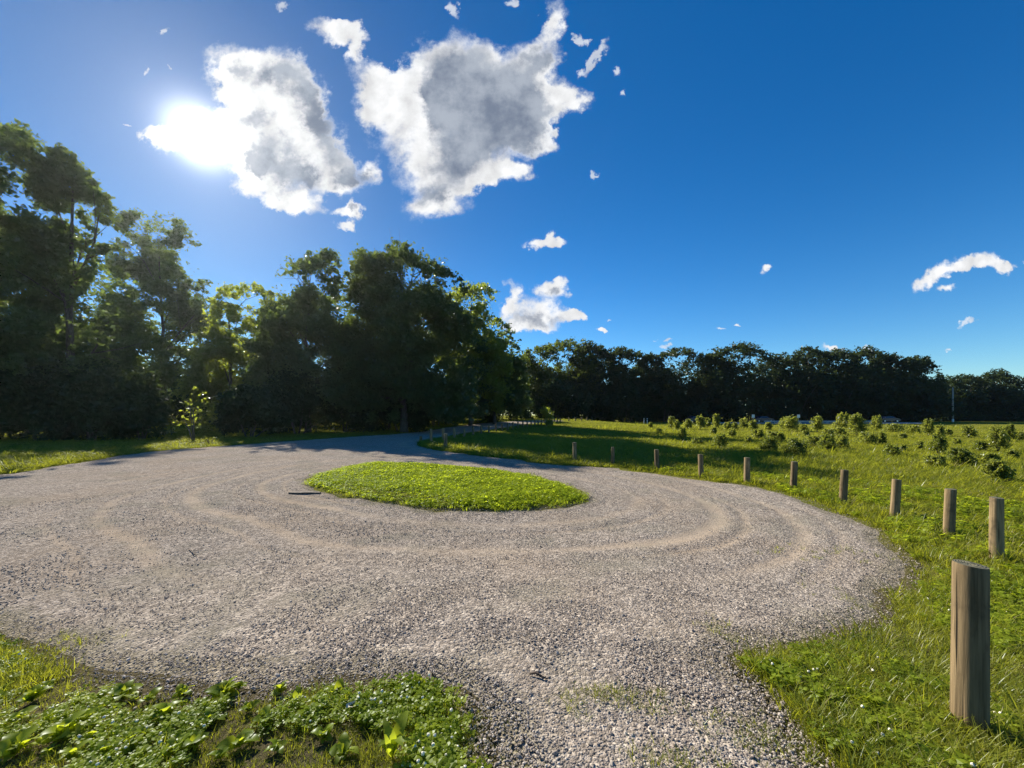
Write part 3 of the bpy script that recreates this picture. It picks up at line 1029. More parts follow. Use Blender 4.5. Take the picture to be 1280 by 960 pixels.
# the row behind the field
G_F = 'dark trees in the row behind the field'
far = [  # centre, half width, top, depth, label
    (674, 24, 431, 106, 2, 'brighter green tree at the left end of the row behind the field'),
    (712, 28, 424, 107, 2, 'brighter green tree with a pointed crown, second in the row behind the field'),
    (742, 24, 427, 108, 1, 'tree where the bright end of the far row turns dark'),
    (778, 26, 433, 108, 0, 'dark tree with a flat top right of the bright end of the far row'),
    (812, 18, 441, 110, 0, 'low dark tree in the dip of the far row'),
    (850, 28, 433, 110, 0, 'dark tree right of the dip in the far row'),
    (890, 20, 442, 108, 0, 'small dark tree between two larger crowns of the far row'),
    (928, 34, 428, 108, 0, 'widest dark tree of the far row, feathery top against the sky'),
    (975, 24, 442, 112, 0, 'dark tree right of the feathery wide crown'),
    (1012, 26, 434, 112, 0, 'dark tree left of the small cloud behind the far row'),
    (1050, 26, 436, 113, 0, 'dark tree in front of the small cloud behind the far row'),
    (1085, 24, 434, 113, 0, 'dark tree just right of the small cloud behind the far row'),
    (1118, 26, 443, 114, 0, 'dark round tree near the right end of the tall far row'),
    (1147, 22, 445, 112, 0, 'last tall dark tree before the treeline drops on the right'),
    (1186, 18, 470, 120, 1, 'low tree left of the utility pole'),
    (1212, 20, 468, 124, 1, 'low tree behind the utility pole, sky gaps in its crown'),
    (1246, 20, 461, 122, 1, 'low tree with a raised round top near the right edge'),
    (1284, 26, 468, 122, 1, 'low tree at the right picture edge'),
    (1330, 30, 464, 122, 1, 'low tree beyond the right picture edge')]
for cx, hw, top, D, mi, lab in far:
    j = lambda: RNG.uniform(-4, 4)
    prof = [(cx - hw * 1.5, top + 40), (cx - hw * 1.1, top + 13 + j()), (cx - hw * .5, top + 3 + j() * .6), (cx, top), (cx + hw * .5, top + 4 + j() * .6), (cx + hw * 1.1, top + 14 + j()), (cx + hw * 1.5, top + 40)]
    tree('tree', lab, D, prof, 534, 84, 24000, (M_farshade, M_farshade, M_farlit)[mi], (7, 14), cx, L=.62, W=.40, thick=.5, r0=.3, group=G_F, clump=26, keep_lit=.03, nlimb=7, trunks=1, cull=False)
G_B = 'undergrowth shrubs at the foot of the far row'
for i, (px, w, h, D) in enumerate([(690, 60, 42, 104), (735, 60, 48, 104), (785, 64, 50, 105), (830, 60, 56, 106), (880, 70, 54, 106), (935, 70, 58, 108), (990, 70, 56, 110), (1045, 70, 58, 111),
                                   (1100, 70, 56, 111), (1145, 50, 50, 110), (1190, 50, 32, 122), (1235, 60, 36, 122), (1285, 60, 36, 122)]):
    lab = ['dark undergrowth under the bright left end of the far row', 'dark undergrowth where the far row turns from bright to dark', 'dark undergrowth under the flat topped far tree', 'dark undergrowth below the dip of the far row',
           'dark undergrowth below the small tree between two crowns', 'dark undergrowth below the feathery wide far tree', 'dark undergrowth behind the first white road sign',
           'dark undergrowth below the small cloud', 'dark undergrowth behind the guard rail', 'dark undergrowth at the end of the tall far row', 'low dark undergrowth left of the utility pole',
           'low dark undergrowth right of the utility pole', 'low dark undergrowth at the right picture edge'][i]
    shrub('shrub', lab, px, 530, w * 1.1, h * 1.25, D, 5200, M_farshade, 'shrub', G_B, .8, .5, cull=False, nl=18)

# ------------------------------------------------------------------ posts
def post_meshes(h, rad, sides=22, rough=.012, slant=0.0):
    rings = [-.25, 0, .12, .3, .5, .7, .88, .985, 1.0]
    V = []
    ph = RNG.uniform(0, 6.28, 4)
    th = np.linspace(0, 2 * math.pi, sides, endpoint=False)
    for t in rings:
        z = t * h if t > 0 else t
        rr = rad * (1.03 - .06 * max(t, 0)) * (.975 if t == 1.0 else 1)
        for a in th:
            r = rr + rough * rad * 10 * .35 * (math.sin(2 * a + ph[0]) * .35 + math.sin(3 * a + ph[1] + t) * .2 + math.sin(5 * a + ph[2] + 2 * t) * .12)
            V.append((r * math.cos(a), r * math.sin(a), z + (slant * math.cos(a + ph[3]) * rad if t > .9 else 0)))
    n = sides
    Fc = []
    for i in range(len(rings) - 1):
        for k in range(n):
            Fc.append((i * n + k, i * n + (k + 1) % n, (i + 1) * n + (k + 1) % n, (i + 1) * n + k))
    side = mesh_py('wooden_post', V, Fc, M_post, True)
    top = np.array(V[-n:])
    c = top.mean(0)
    c[2] += .004
    TV = [tuple(c)]
    for f in (.35, .7, 1.0):
        for q in top:
            p = c + (q - c) * f
            TV.append((p[0], p[1], p[2] + (RNG.uniform(-.002, .002) if f < 1 else 0)))
    TF = [(0, 1 + k, 1 + (k + 1) % n) for k in range(n)]
    for i in range(2):
        for k in range(n):
            a = 1 + i * n
            TF.append((a + k, a + n + k, a + n + (k + 1) % n, a + (k + 1) % n))
    return side, mesh_py('post_top', TV, TF, M_end)


POSTS = [  # px, row of foot, row of top, width in px
    (1211.5, 913, 705, 49, 'nearest wooden post, thick and pale brown, standing in long grass at the lower right'),
    (1245.5, 702, 622, 19.5, 'second post of the row, standing just behind and right of the nearest thick one'),
    (1186, 671, 611, 16, 'third post of the row, between the two largest posts and the gravel edge'),
    (1118, 648, 599, 13, 'fourth wooden post counted from the nearest thick one'),
    (1053.5, 630, 587, 10.5, 'fifth wooden post counted from the nearest thick one, near the gravel bend'),
    (991.5, 613, 577, 9, 'sixth wooden post counted from the nearest thick one'),
    (933.5, 604, 572, 8, 'seventh wooden post counted from the nearest thick one'),
    (876.5, 596, 568, 7, 'eighth wooden post counted from the nearest thick one'),
    (821.5, 587.5, 562, 6, 'ninth wooden post counted from the nearest thick one, at the edge of the tree shadow'),
    (766, 581, 559, 4.5, 'thin tenth wooden post, half in the tree shadow'),
    (718.5, 577, 553, 5, 'eleventh wooden post, dark in the tree shadow beside the gravel')]
for px, yb, yt, w, lab in POSTS:
    q = at(px, yb)
    D = q[1]
    side, top = post_meshes((yb - yt) / F * D, w / F * D / 2 * math.cos(math.atan((px - 640) / F)), 28 if D < 4 else 20, .012, .06)
    o = link('wooden_post', side, None, (q[0], D, float(ground_z(*q))))
    o.rotation_euler = (R(random.uniform(-2.4, 2.4)), R(random.uniform(-2.4, 2.4)), random.uniform(0, 6))
    setp(o, lab, 'post', 'wooden posts round the gravel loop')
    link('post_top', top, o)

lane = [(526, 551, 6), (539, 553, 17), (554, 550, 15), (557, 560, 18), (568, 547.5, 12.5), (580.5, 546, 10.5), (591.5, 544.3, 11), (601.7, 542.6, 10.6), (611, 541.3, 10.4), (620, 540, 10), (627.5, 538.8, 9.8),
        (634.8, 537.7, 9.6), (641.3, 536.7, 9), (647.5, 535.6, 8.6), (653.5, 534.6, 8.2), (659, 533.7, 7.9), (664, 532.8, 7.6), (668.5, 532, 7.2), (672.7, 531.3, 6.9), (676.6, 530.6, 6.6), (680.2, 530, 6.4),
        (683.6, 529.4, 6.2), (686.8, 528.9, 6), (690, 528.4, 5.8), (693.2, 528, 5.6), (696.6, 527.6, 5.4), (700.2, 527.2, 5.2),
        (711, 526.6, 5), (719, 526.3, 4.8), (727, 526, 4.8), (733.8, 525.9, 4.7), (740, 525.8, 4.7), (746.2, 525.7, 4.7), (753.5, 525.8, 4.6), (761.8, 525.8, 4.6), (771.6, 525.9, 4.6), (778.5, 526, 4.6)]
ordn = ['short stump post at the corner where the lane leaves the gravel loop', 'first tall post at the bend of the shaded lane', 'second tall post along the shaded lane', 'dark post nearest the viewer at the bend, on the field side of the lane row',
        'third tall post along the shaded lane', 'fourth tall post along the shaded lane', 'fifth tall post along the shaded lane', 'sixth tall post along the shaded lane', 'seventh tall post along the shaded lane']
base_side, base_top = post_meshes(1.0, .115, 12)
for i, (px, yb, hp) in enumerate(lane):
    q = at(px, yb)
    D = q[1]
    h = min(1.15, max(.3 if i == 0 else .75, hp / F * D))
    o = link('wooden_post', base_side, None, (q[0], D, float(ground_z(*q))))
    o.scale = (1.0, 1.0, h)
    o.rotation_euler = (R(random.uniform(-1.5, 1.5)), R(random.uniform(-1.5, 1.5)), random.uniform(0, 6))
    lab = ordn[i] if i < len(ordn) else ('small dark fence post far along the row beside the shaded lane' if i < 27 else 'tiny fence post in the row along the far edge of the field')
    setp(o, lab, 'post', 'posts beside the shaded lane' if i < 27 else 'posts along the far edge of the field')
    link('post_top', base_top, o)

# ------------------------------------------------------------------ bushes scattered over the field
BUSH = [(962, 566, 21, 18, 'd', 'dark rounded bush above and left of the sixth post'), (995, 570.5, 28, 20, 'd', 'dark spreading bush with a paler top directly behind the sixth post'), (1034.6, 565, 20, 19, 'd', 'dark compact bush left of the fifth post'),
        (1052, 561, 18, 15, '', 'pale bush touching the right side of a dark compact one'), (1018, 558, 28, 12, '', 'wide pale bush between the dark spreading bush and the dark compact one'), (948, 549, 15, 11, '', 'small bush just behind the dark rounded one, above the seventh post'), (935.5, 553.5, 8, 7, '', 'tiny bush left of the dark rounded bush, above the seventh post'), (930, 536, 11, 11, '', 'bush at the far field edge left of the first white sign'), (941, 539, 11, 12, '', 'bush directly below the first white sign'),
        (986, 539, 24, 16, 'l', 'pale twin peaked bush below the second white sign'), (1022, 541, 14, 18, '', 'narrow peaked bush in front of the guard rail'), (1053.6, 537.5, 17, 18, 'l', 'tall pointed bush at the far edge near the end of the guard rail'), (1070.5, 544.5, 22, 23, '', 'tall bush with a pointed tip and dark foot at the guard rail end'),
        (1096, 539, 13, 17, 'l', 'upright pale sapling right of the tall bush with the pointed tip'), (1084.5, 555, 25, 13, '', 'low wide pale bush behind the fourth and fifth posts'), (1049, 545, 16, 9, '', 'low bush below the tall pointed bush near the guard rail end'), (1035, 546.5, 14, 9, '', 'low bush between the narrow peaked bush and the dark compact one'), (1007, 547, 8, 8, '', 'tiny bush below and right of the twin peaked bush'), (966, 548, 17, 8, '', 'wide low bush right behind the dark rounded bush'),
        (976, 551, 10, 9, '', 'small bush between the dark rounded bush and the dark spreading one'), (899.5, 560.5, 19, 16, 'd', 'dark round bush at the upper edge of the tree shadow'), (871.4, 557, 15, 9, 'd', 'low dark bush half inside the tree shadow'), (853, 550.6, 10, 14, '', 'pale upright bush at the upper edge of the tree shadow'),
        (839.8, 536.6, 9, 14, 'l', 'upright bush at the left end of the far bush row'), (846, 538, 8, 11, '', 'small bush beside the upright one at the left end of the far bush row'), (860, 536.6, 11, 11, '', 'bush just left of the dark car that is left of the first sign'), (875.6, 536.6, 12, 15, 'l', 'bush right in front of the dark car left of the first sign'), (884, 535, 8, 11, '', 'small bush right of the dark car left of the first sign'), (895, 536, 9, 16, 'l', 'tall narrow bush right of the dark car left of the first sign'), (892, 543, 7, 8, '', 'tiny bush below the tall narrow one by the left dark car'), (910, 538, 10, 9, '', 'small bush midway between the left dark car and the first sign'),
        (915, 546.4, 10, 10, '', 'small bush behind and right of the dark round bush at the shadow edge'), (813, 535, 5, 6, '', 'tiny bush farthest left in the sunny far field'), (824, 543, 7, 6, '', 'small bush second from the left in the far field'), (918, 537.5, 8, 8, '', 'smaller of the bushes midway between the left dark car and first sign'),
        (1115.5, 571, 20, 13, 'd', 'low dark dome shaped bush behind the fourth post'), (1173, 567.7, 20, 21, 'd', 'dark leafy bush behind the third post'), (1201, 582, 31, 19, 'd', 'largest dark dense bush in the field, right of the third post'), (1169, 584.5, 25, 13, '', 'low green bush in front of the dark leafy one, left of the third post'),
        (1160.5, 545, 14, 18, 'l', 'bright pointed sapling below the utility pole'), (1118, 540, 25, 9, '', 'low pale wide bush at the far edge of the field'), (1142, 542.3, 17, 9, '', 'low wide bush at the far edge left of the bright pointed sapling'), (1174.5, 551, 11, 17, '', 'upright bush right behind the dark leafy bush near the third post'), (1211, 547.3, 17, 13, 'l', 'pale bush right of the utility pole foot'),
        (1225, 564, 17, 11, 'd', 'brownish dark bush left of the bright yellow one'), (1247.7, 565, 25, 28, 'y', 'tall bright yellow green bush near the right edge'), (1262, 552, 14, 19, 'd', 'dark upright bush just behind the bright yellow one'), (1274, 551, 12, 10, '', 'small bush at the right picture edge behind the dark upright one'),
        (1246, 602, 32, 23, '', 'nearest spreading green bush by the right edge, behind the second post'), (1235, 580, 28, 12, '', 'low pale bush between the largest dark bush and the right edge'), (1128, 563.5, 9, 7, '', 'small bush right of the low dark dome shaped bush'), (1196, 556, 9, 7, '', 'tiny bush behind the largest dark bush'), (1149, 562, 10, 9, '', 'small bush left of the dark leafy bush behind the third post'), (1103, 556, 9, 14, '', 'upright small bush behind the dark dome shaped bush, on its left'), (1184, 545, 12, 8, '', 'small bush between the bright pointed sapling and the utility pole foot'),
        (1005, 540, 9, 8, '', 'small bush touching the right side of the twin peaked bush'), (960, 538, 9, 9, '', 'small bush below the dark car right of the first sign'), (1128, 549, 10, 6, '', 'low bush behind the dark dome shaped bush, on its right'), (1265, 574, 16, 10, '', 'small bush at the right edge below the bright yellow one')]
for px, yb, w, h, k, lab in BUSH:
    q = at(px, yb)
    D = q[1]
    mat = {'d': M_bushdark, '': M_bush, 'l': M_bush, 'y': M_leaf[2]}[k]
    big = w * h
    bush('bush', lab or 'small pale green bush among many scattered across the sunny field', px, yb, w * 1.05, h * 1.08, D, int(min(4500, 500 + big * 8)), M_bush if k == 'y' else mat, 'bush', 'young bushes scattered over the field',
         max(.08, 1.9 / F * D), max(.045, 1.05 / F * D))

# ------------------------------------------------------------------ roadside things behind the field
def vehicle(px, py, D, length, label, rz=0.0):
    x = (px - 640) / F * D
    z = float(ground_z(x, D)) + .27
    root = empty('parked_car', (x, D, z), rz)
    setp(root, label, 'car', 'dark vehicles on the road behind the field')
    L = length / 2
    prof = [(-L, .35), (-L + .05, .75), (-L + .25, .92), (-L * .62, 1.0), (-L * .42, 1.38), (-L * .18, 1.52), (L * .32, 1.50), (L * .55, 1.05), (L * .92, .92), (L, .72), (L, .35), (L * .80, .28), (-L * .8, .28)]
    n = len(prof)
    mb = MB()
    ws = [(-.86, .94), (-.92, 1.0), (.92, 1.0), (.86, .94)]
    V = []
    for yy, s in ws:
        for a, b in prof:
            tuck = .16 if b > 1.1 else 0
            V.append((a * s, yy - math.copysign(tuck, yy), b if b < 1.1 else b - (1 - s) * .6))
    Fc = [tuple(range(n))[::-1], tuple(3 * n + k for k in range(n))]
    for i in range(3):
        for k in range(n):
            Fc.append((i * n + k, i * n + (k + 1) % n, (i + 1) * n + (k + 1) % n, (i + 1) * n + k))
    mb.add(V, Fc)
    link('body', mb.mesh('body', M_carpaint), root)
    for s in (-1, 1):
        g = MB()
        y = s * .79
        g.add([(-L * .50, y, 1.06), (L * .46, y, 1.06), (L * .29, s * .72, 1.42), (-L * .38, s * .72, 1.40), (-L * .50, y + s * .03, 1.06), (L * .46, y + s * .03, 1.06), (L * .29, s * .75, 1.42), (-L * .38, s * .75, 1.40)],
              [(0, 1, 2, 3), (7, 6, 5, 4), (0, 4, 5, 1), (1, 5, 6, 2), (2, 6, 7, 3), (3, 7, 4, 0)])
        link('window', g.mesh('window', M_glass), root)
        h = MB()
        h.box(L - .08, L + .02, s * .62 - .18, s * .62 + .18, .62, .76)
        link('headlight', h.mesh('headlight', M_white), root)
        for a in (-L * .62, L * .62):
            w = MB()
            w.tube([(a, s * .74, .33), (a, s * .96, .33)], [.33, .33], 18)
            wo = link('wheel', w.mesh('wheel', M_tyre), root)
            w = MB()
            w.tube([(a, s * .955, .33), (a, s * .975, .33)], [.2, .2], 12)
            link('rim', w.mesh('rim', M_rim), wo)
    return root


vehicle(953, 527, 89.0, 4.6, 'dark car on the far road, just right of the first white road sign')
vehicle(868, 526, 92.0, 4.5, 'dark car on the far road behind the pale bushes left of the first sign', 0.1)
vehicle(1109, 527, 90.0, 4.8, 'dark car on the far road right of the guard rail end')


def sign(px, D, label):
    x = (px - 640) / F * D
    z = float(ground_z(x, D))
    r = empty('road_sign', (x, D, z))
    setp(r, label, 'sign', 'small white signs beside the far road')
    m = MB()
    m.tube([(0, 0, -.3), (0, 0, 2.1)], [.04, .04], 8)
    link('pole', m.mesh('pole', M_steel), r)
    m = MB()
    m.box(-.32, .32, -.075, -.05, 1.45, 2.15)
    link('panel', m.mesh('panel', M_white), r)


sign(941.3, 83.5, 'small white sign on a pole, left of the dark car on the far road')
sign(998, 83.0, 'small white sign above the twin peaked bush, before the guard rail')
for px, lab in ((805, 'white marker post, left one of a pair before the dark far trees'), (809, 'white marker post, right one of a pair before the dark far trees')):
    D = 79.0
    x = (px - 640) / F * D
    m = MB()
    m.tube([(0, 0, -.2), (0, 0, 1.2), (0, 0, 1.26)], [.09, .085, .05], 10)
    o = link('marker_post', m.mesh('marker_post', M_white, True), None, (x, D, float(ground_z(x, D))))
    setp(o, lab, 'post', 'pair of white marker posts')
    m = MB()
    m.tube([(0, 0, .95), (0, 0, 1.08)], [.095, .094], 10)
    link('reflector_band', m.mesh('reflector_band', M_tyre), o)
# guard rail
x0, x1 = (955 - 640) / F * 84.6, (1102 - 640) / F * 84.6
root = empty('guard_rail', ((x0 + x1) / 2, 84.6, float(ground_z(x0, 84.6))))
setp(root, 'long grey steel guard rail along the far road behind the bushes', 'guard rail')
m = MB()
pr = [(-.0, .45), (-.06, .50), (-.06, .55), (.0, .60), (-.06, .65), (-.06, .70), (0, .75), (.02, .75), (.02, .45)]
hl = (x1 - x0) / 2
n = len(pr)
m.add([(sx, a, b) for sx in (-hl, hl) for a, b in pr], [(k, (k + 1) % n, n + (k + 1) % n, n + k) for k in range(n)] + [tuple(range(n))[::-1], tuple(range(n, 2 * n))])
link('rail', m.mesh('rail', M_steel), root)
pm = MB()
pm.box(-.06, .06, .021, .14, -.3, .78)
pm = pm.mesh('post', M_steel)
for k in range(14):
    link('post', pm, root, (-hl + .4 + k * (2 * hl - .8) / 13, 0, 0))
# utility pole
D = 104.0
x = (1191 - 640) / F * D
root = empty('utility_pole', (x, D, float(ground_z(x, D))))
setp(root, 'tall pale grey utility pole in front of the low trees on the right', 'pole')
m = MB()
m.tube([(0, 0, -.3), (0, 0, 5), (0, 0, 9.6)], [.21, .18, .14], 12)
link('pole', m.mesh('pole', M_pole, True), root)
m = MB()
m.tube([(0, 0, .1), (0, 0, .9)], [.235, .23], 12)
link('base_sleeve', m.mesh('base_sleeve', M_white), root)
m = MB()
m.tube([(0, 0, 9.6), (0, 0, 9.75)], [.08, .05], 8)
link('insulator', m.mesh('insulator', M_white), root)

# ------------------------------------------------------------------ things lying on the gravel
q = at(381, 617.5)
m = MB()
Vb = []
for i, t in enumerate(np.linspace(-.42, .42, 7)):
    w = .05 + .006 * math.sin(i * 2.1)
    hgt = .055 + .006 * math.cos(i * 1.7)
    Vb += [(t, -w, 0), (t, w, 0), (t, w * .9, hgt), (t, -w * .85, hgt * .95)]
Fb = [(3, 2, 1, 0), (24, 25, 26, 27)]
for i in range(6):
    for k in range(4):
        Fb.append((i * 4 + k, i * 4 + (k + 1) % 4, i * 4 + 4 + (k + 1) % 4, i * 4 + 4 + k))
m.add(Vb, Fb)
o = link('timber', m.mesh('timber', M_timber), None, (q[0], q[1], float(ground_z(*q))))
o.rotation_euler = (0, 0, R(2))
setp(o, 'dark weathered length of timber lying on the gravel left of the grass island', 'timber')
for (a, b, lab) in (((662, 846), (685, 852), 'small dark twig lying on the loose gravel, lower centre'), ((236, 688), (246, 697), 'short pale twig on the gravel left of centre')):
    A, B = at(*a), at(*b)
    z = float(ground_z(*A)) + .02
    mid = (A + B) / 2
    m = MB()
    m.tube([(A[0] - mid[0], A[1] - mid[1], 0), ((A[0] - mid[0]) * .3, (A[1] - mid[1]) * .3 + .01, .012), ((B[0] - mid[0]) * .4, (B[1] - mid[1]) * .4 - .008, .008), (B[0] - mid[0], B[1] - mid[1], 0)], [.006, .008, .007, .003], 6)
    m.tube([((A[0] - mid[0]) * .2, (A[1] - mid[1]) * .2, .01), ((A[0] - mid[0]) * .2 + .02, (A[1] - mid[1]) * .2 + .035, .02)], [.005, .002], 5)
    o = link('twig', m.mesh('twig', M_timber, True), None, (mid[0], mid[1], z))
    setp(o, lab, 'twig')


# ------------------------------------------------------------------ ground cover (stuff)
def blade(V, Fc, base, ang, lean, h, w, bend, seg=3):
    dx, dy = math.cos(ang), math.sin(ang)
    sx, sy = -dy, dx
    o = len(V)
    for i in range(seg + 1):
        t = i / seg
        out = lean * t + bend * t * t
        z = h * t * (1 - .25 * bend / max(h, 1e-3) * t)
        ww = w * (1 - t ** 1.6) * .5 if i < seg else 0.0006
        x, y = base[0] + dx * out, base[1] + dy * out
        V += [(x - sx * ww, y - sy * ww, z), (x + sx * ww, y + sy * ww, z)]
    for i in range(seg):
        a = o + 2 * i
        Fc.append((a, a + 1, a + 3, a + 2))


def tuft(n, h, w, spread, lean):
    V, Fc = [], []
    for _ in range(n):
        a = random.uniform(0, 6.28)
        rr = spread * random.random() ** .6
        b = (math.cos(a) * rr, math.sin(a) * rr)
        hh = h * random.uniform(.5, 1.15)
        blade(V, Fc, b, a + random.uniform(-.9, .9), lean * random.uniform(.2, 1.2), hh, w * random.uniform(.7, 1.2), hh * random.uniform(0, .8))
    return V, Fc


def clover_clump(n, spread, h, s):
    V, Fc = [], []
    for _ in range(n):
        a = random.uniform(0, 6.28)
        rr = spread * random.random() ** .5
        c = Vector((math.cos(a) * rr, math.sin(a) * rr, h * random.uniform(.45, 1.1)))
        tilt = random.uniform(0, .6)
        ta = random.uniform(0, 6.28)
        nrm = Vector((math.sin(tilt) * math.cos(ta), math.sin(tilt) * math.sin(ta), math.cos(tilt)))
        e1 = nrm.orthogonal().normalized()
        e2 = nrm.cross(e1)
        ss = s * random.uniform(.7, 1.25)
        a0 = random.uniform(0, 6.28)
        for k in range(3):
            th = a0 + k * 2.094
            d = e1 * math.cos(th) + e2 * math.sin(th)
            p = nrm.cross(d)
            o = len(V)
            V += [c, c + d * ss * .55 + p * ss * .42 + nrm * ss * .12, c + d * ss * 1.0 + p * ss * .22 + nrm * ss * .05, c + d * ss * 1.0 - p * ss * .22 + nrm * ss * .05, c + d * ss * .55 - p * ss * .42 + nrm * ss * .12]
            Fc.append((o, o + 1, o + 2, o + 3, o + 4))
        o = len(V)
        V += [c, c + Vector((.0015, 0, 0)), Vector((c.x * .6 + .0015, c.y * .6, 0)), Vector((c.x * .6, c.y * .6, 0))]
        Fc.append((o, o + 1, o + 2, o + 3))
    return V, Fc


def source(name, V, Fc, mat, smooth=False):
    return bpy.data.objects.new(name, mesh_py(name, V, Fc, mat, smooth))      # never linked: only its geometry is scattered


def scatter(name, label, P, rot, scl, var, srcs):
    me = bpy.data.meshes.new(name)
    me.vertices.add(len(P))
    me.vertices.foreach_set('co', np.ascontiguousarray(P, np.float32).ravel())
    for nm, typ, arr in (('rot', 'FLOAT_VECTOR', rot), ('scl', 'FLOAT_VECTOR', scl)):
        a = me.attributes.new(nm, typ, 'POINT')
        a.data.foreach_set('vector', np.ascontiguousarray(arr, np.float32).ravel())
    a = me.attributes.new('var', 'INT', 'POINT')
    a.data.foreach_set('value', np.ascontiguousarray(var, np.int32))
    o = link(name, me)
    ng = bpy.data.node_groups.new(name, 'GeometryNodeTree')
    ng.interface.new_socket('Geometry', in_out='INPUT', socket_type='NodeSocketGeometry')
    ng.interface.new_socket('Geometry', in_out='OUTPUT', socket_type='NodeSocketGeometry')
    N, Lk = ng.nodes, ng.links
    gi = N.new('NodeGroupInput')
    go = N.new('NodeGroupOutput')
    jn = N.new('GeometryNodeJoinGeometry')

    def named(nm, typ):
        nd = N.new('GeometryNodeInputNamedAttribute')
        nd.data_type = typ
        nd.inputs[0].default_value = nm
        return nd.outputs[0]
    rv = named('rot', 'FLOAT_VECTOR')
    er = N.new('FunctionNodeEulerToRotation')
    Lk.new(rv, er.inputs[0])
    sv = named('scl', 'FLOAT_VECTOR')
    vv = named('var', 'INT')
    for k, s in enumerate(srcs):
        oi = N.new('GeometryNodeObjectInfo')
        oi.inputs['Object'].default_value = s
        oi.inputs['As Instance'].default_value = True
        cp = N.new('FunctionNodeCompare')
        cp.data_type = 'INT'
        cp.operation = 'EQUAL'
        Lk.new(vv, cp.inputs[2])
        cp.inputs[3].default_value = k
        ip = N.new('GeometryNodeInstanceOnPoints')
        Lk.new(gi.outputs[0], ip.inputs['Points'])
        Lk.new(cp.outputs[0], ip.inputs['Selection'])
        Lk.new(oi.outputs['Geometry'], ip.inputs['Instance'])
        Lk.new(er.outputs[0], ip.inputs['Rotation'])
        Lk.new(sv, ip.inputs['Scale'])
        Lk.new(ip.outputs[0], jn.inputs[0])
    Lk.new(jn.outputs[0], go.inputs[0])
    md = o.modifiers.new('scatter', 'NODES')
    md.node_group = ng
    setp(o, label, None, None, 'stuff')
    return o


def polar(n, r0, r1, half=58):
    """points round the viewer, thinning with the square of the distance"""
    r = r0 * np.exp(RNG.random(n) * math.log(r1 / r0))
    th = np.radians(RNG.uniform(-half, half, n))
    return r * np.sin(th), r * np.cos(th), r


SRC_G = [source('grass_tuft', *tuft(11, .085, .0055, .05, .03), M_grass), source('grass_tuft', *tuft(9, .12, .006, .05, .05), M_grass), source('grass_tuft', *tuft(14, .06, .006, .06, .035), M_grass),
         source('grass_tuft', *tuft(7, .22, .0085, .04, .08), M_grass)]
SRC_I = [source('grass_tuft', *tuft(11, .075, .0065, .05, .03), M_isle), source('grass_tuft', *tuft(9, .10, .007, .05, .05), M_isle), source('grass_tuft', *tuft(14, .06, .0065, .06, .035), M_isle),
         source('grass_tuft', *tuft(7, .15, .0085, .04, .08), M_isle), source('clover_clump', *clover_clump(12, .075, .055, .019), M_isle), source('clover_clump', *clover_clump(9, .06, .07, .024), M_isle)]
SRC_C = [source('clover_clump', *clover_clump(12, .075, .055, .019), M_clover), source('clover_clump', *clover_clump(9, .06, .075, .024), M_clover)]


def stone_src():
    bm = bmesh.new()
    bmesh.ops.create_icosphere(bm, subdivisions=1, radius=.5)
    sx, sy, sz = random.uniform(.8, 1.35), random.uniform(.65, 1.0), random.uniform(.42, .7)
    for v in bm.verts:
        k = random.uniform(.78, 1.15)
        v.co = Vector((v.co.x * sx * k, v.co.y * sy * k, v.co.z * sz * k))
    me = bpy.data.meshes.new('pebble')
    bm.to_mesh(me)
    bm.free()
    me.materials.append(M_stone)
    return bpy.data.objects.new('pebble', me)


SRC_S = [stone_src() for _ in range(7)]
bm = bmesh.new()
bmesh.ops.create_icosphere(bm, subdivisions=1, radius=.008)
for v in bm.verts:
    v.co *= random.uniform(.8, 1.2)
    v.co.z += .08
me = bpy.data.meshes.new('flower_head')
bm.to_mesh(me)
bm.free()
me.materials.append(M_petal)
SRC_F = [bpy.data.objects.new('flower_head', me)]

# --- grass tufts over verges and field
x, y, r = polar(300000, 1.15, 84)
d = road_d(x, y)
di = sdist(ISL, x, y)
n_ = vnoise(x, y, .55, 31) + .6 * vnoise(x, y, 1.7, 37)
patches = [(755, 872, 30, 10, .9), (800, 878, 45, 14, .35), (720, 880, 60, 18, .18), (845, 952, 45, 14, .5), (930, 925, 30, 22, .3), (895, 788, 26, 9, .3), (1045, 745, 30, 16, .10), (640, 940, 50, 25, .25), (585, 930, 30, 40, .45),
           (60, 812, 50, 16, .3), (1040, 690, 60, 10, .12), (540, 885, 40, 25, .4), (990, 935, 25, 25, .4)]
pp = np.zeros(len(x))
zz = ground_z(x, y)
u_ = 640 + F * x / y
v_ = HOR + F * (EYE - zz) / y
for cx, cy, rx, ry, den in patches:
    c = at(cx, cy)
    hw = rx / F * c[1]
    hd = abs(at(cx, cy - ry)[1] - at(cx, cy + ry)[1]) / 2
    g = np.exp(-(((x - c[0]) / hw) ** 2 + ((y - c[1]) / hd) ** 2) * 1.2)
    pp = np.maximum(pp, den * g)
pp *= .55
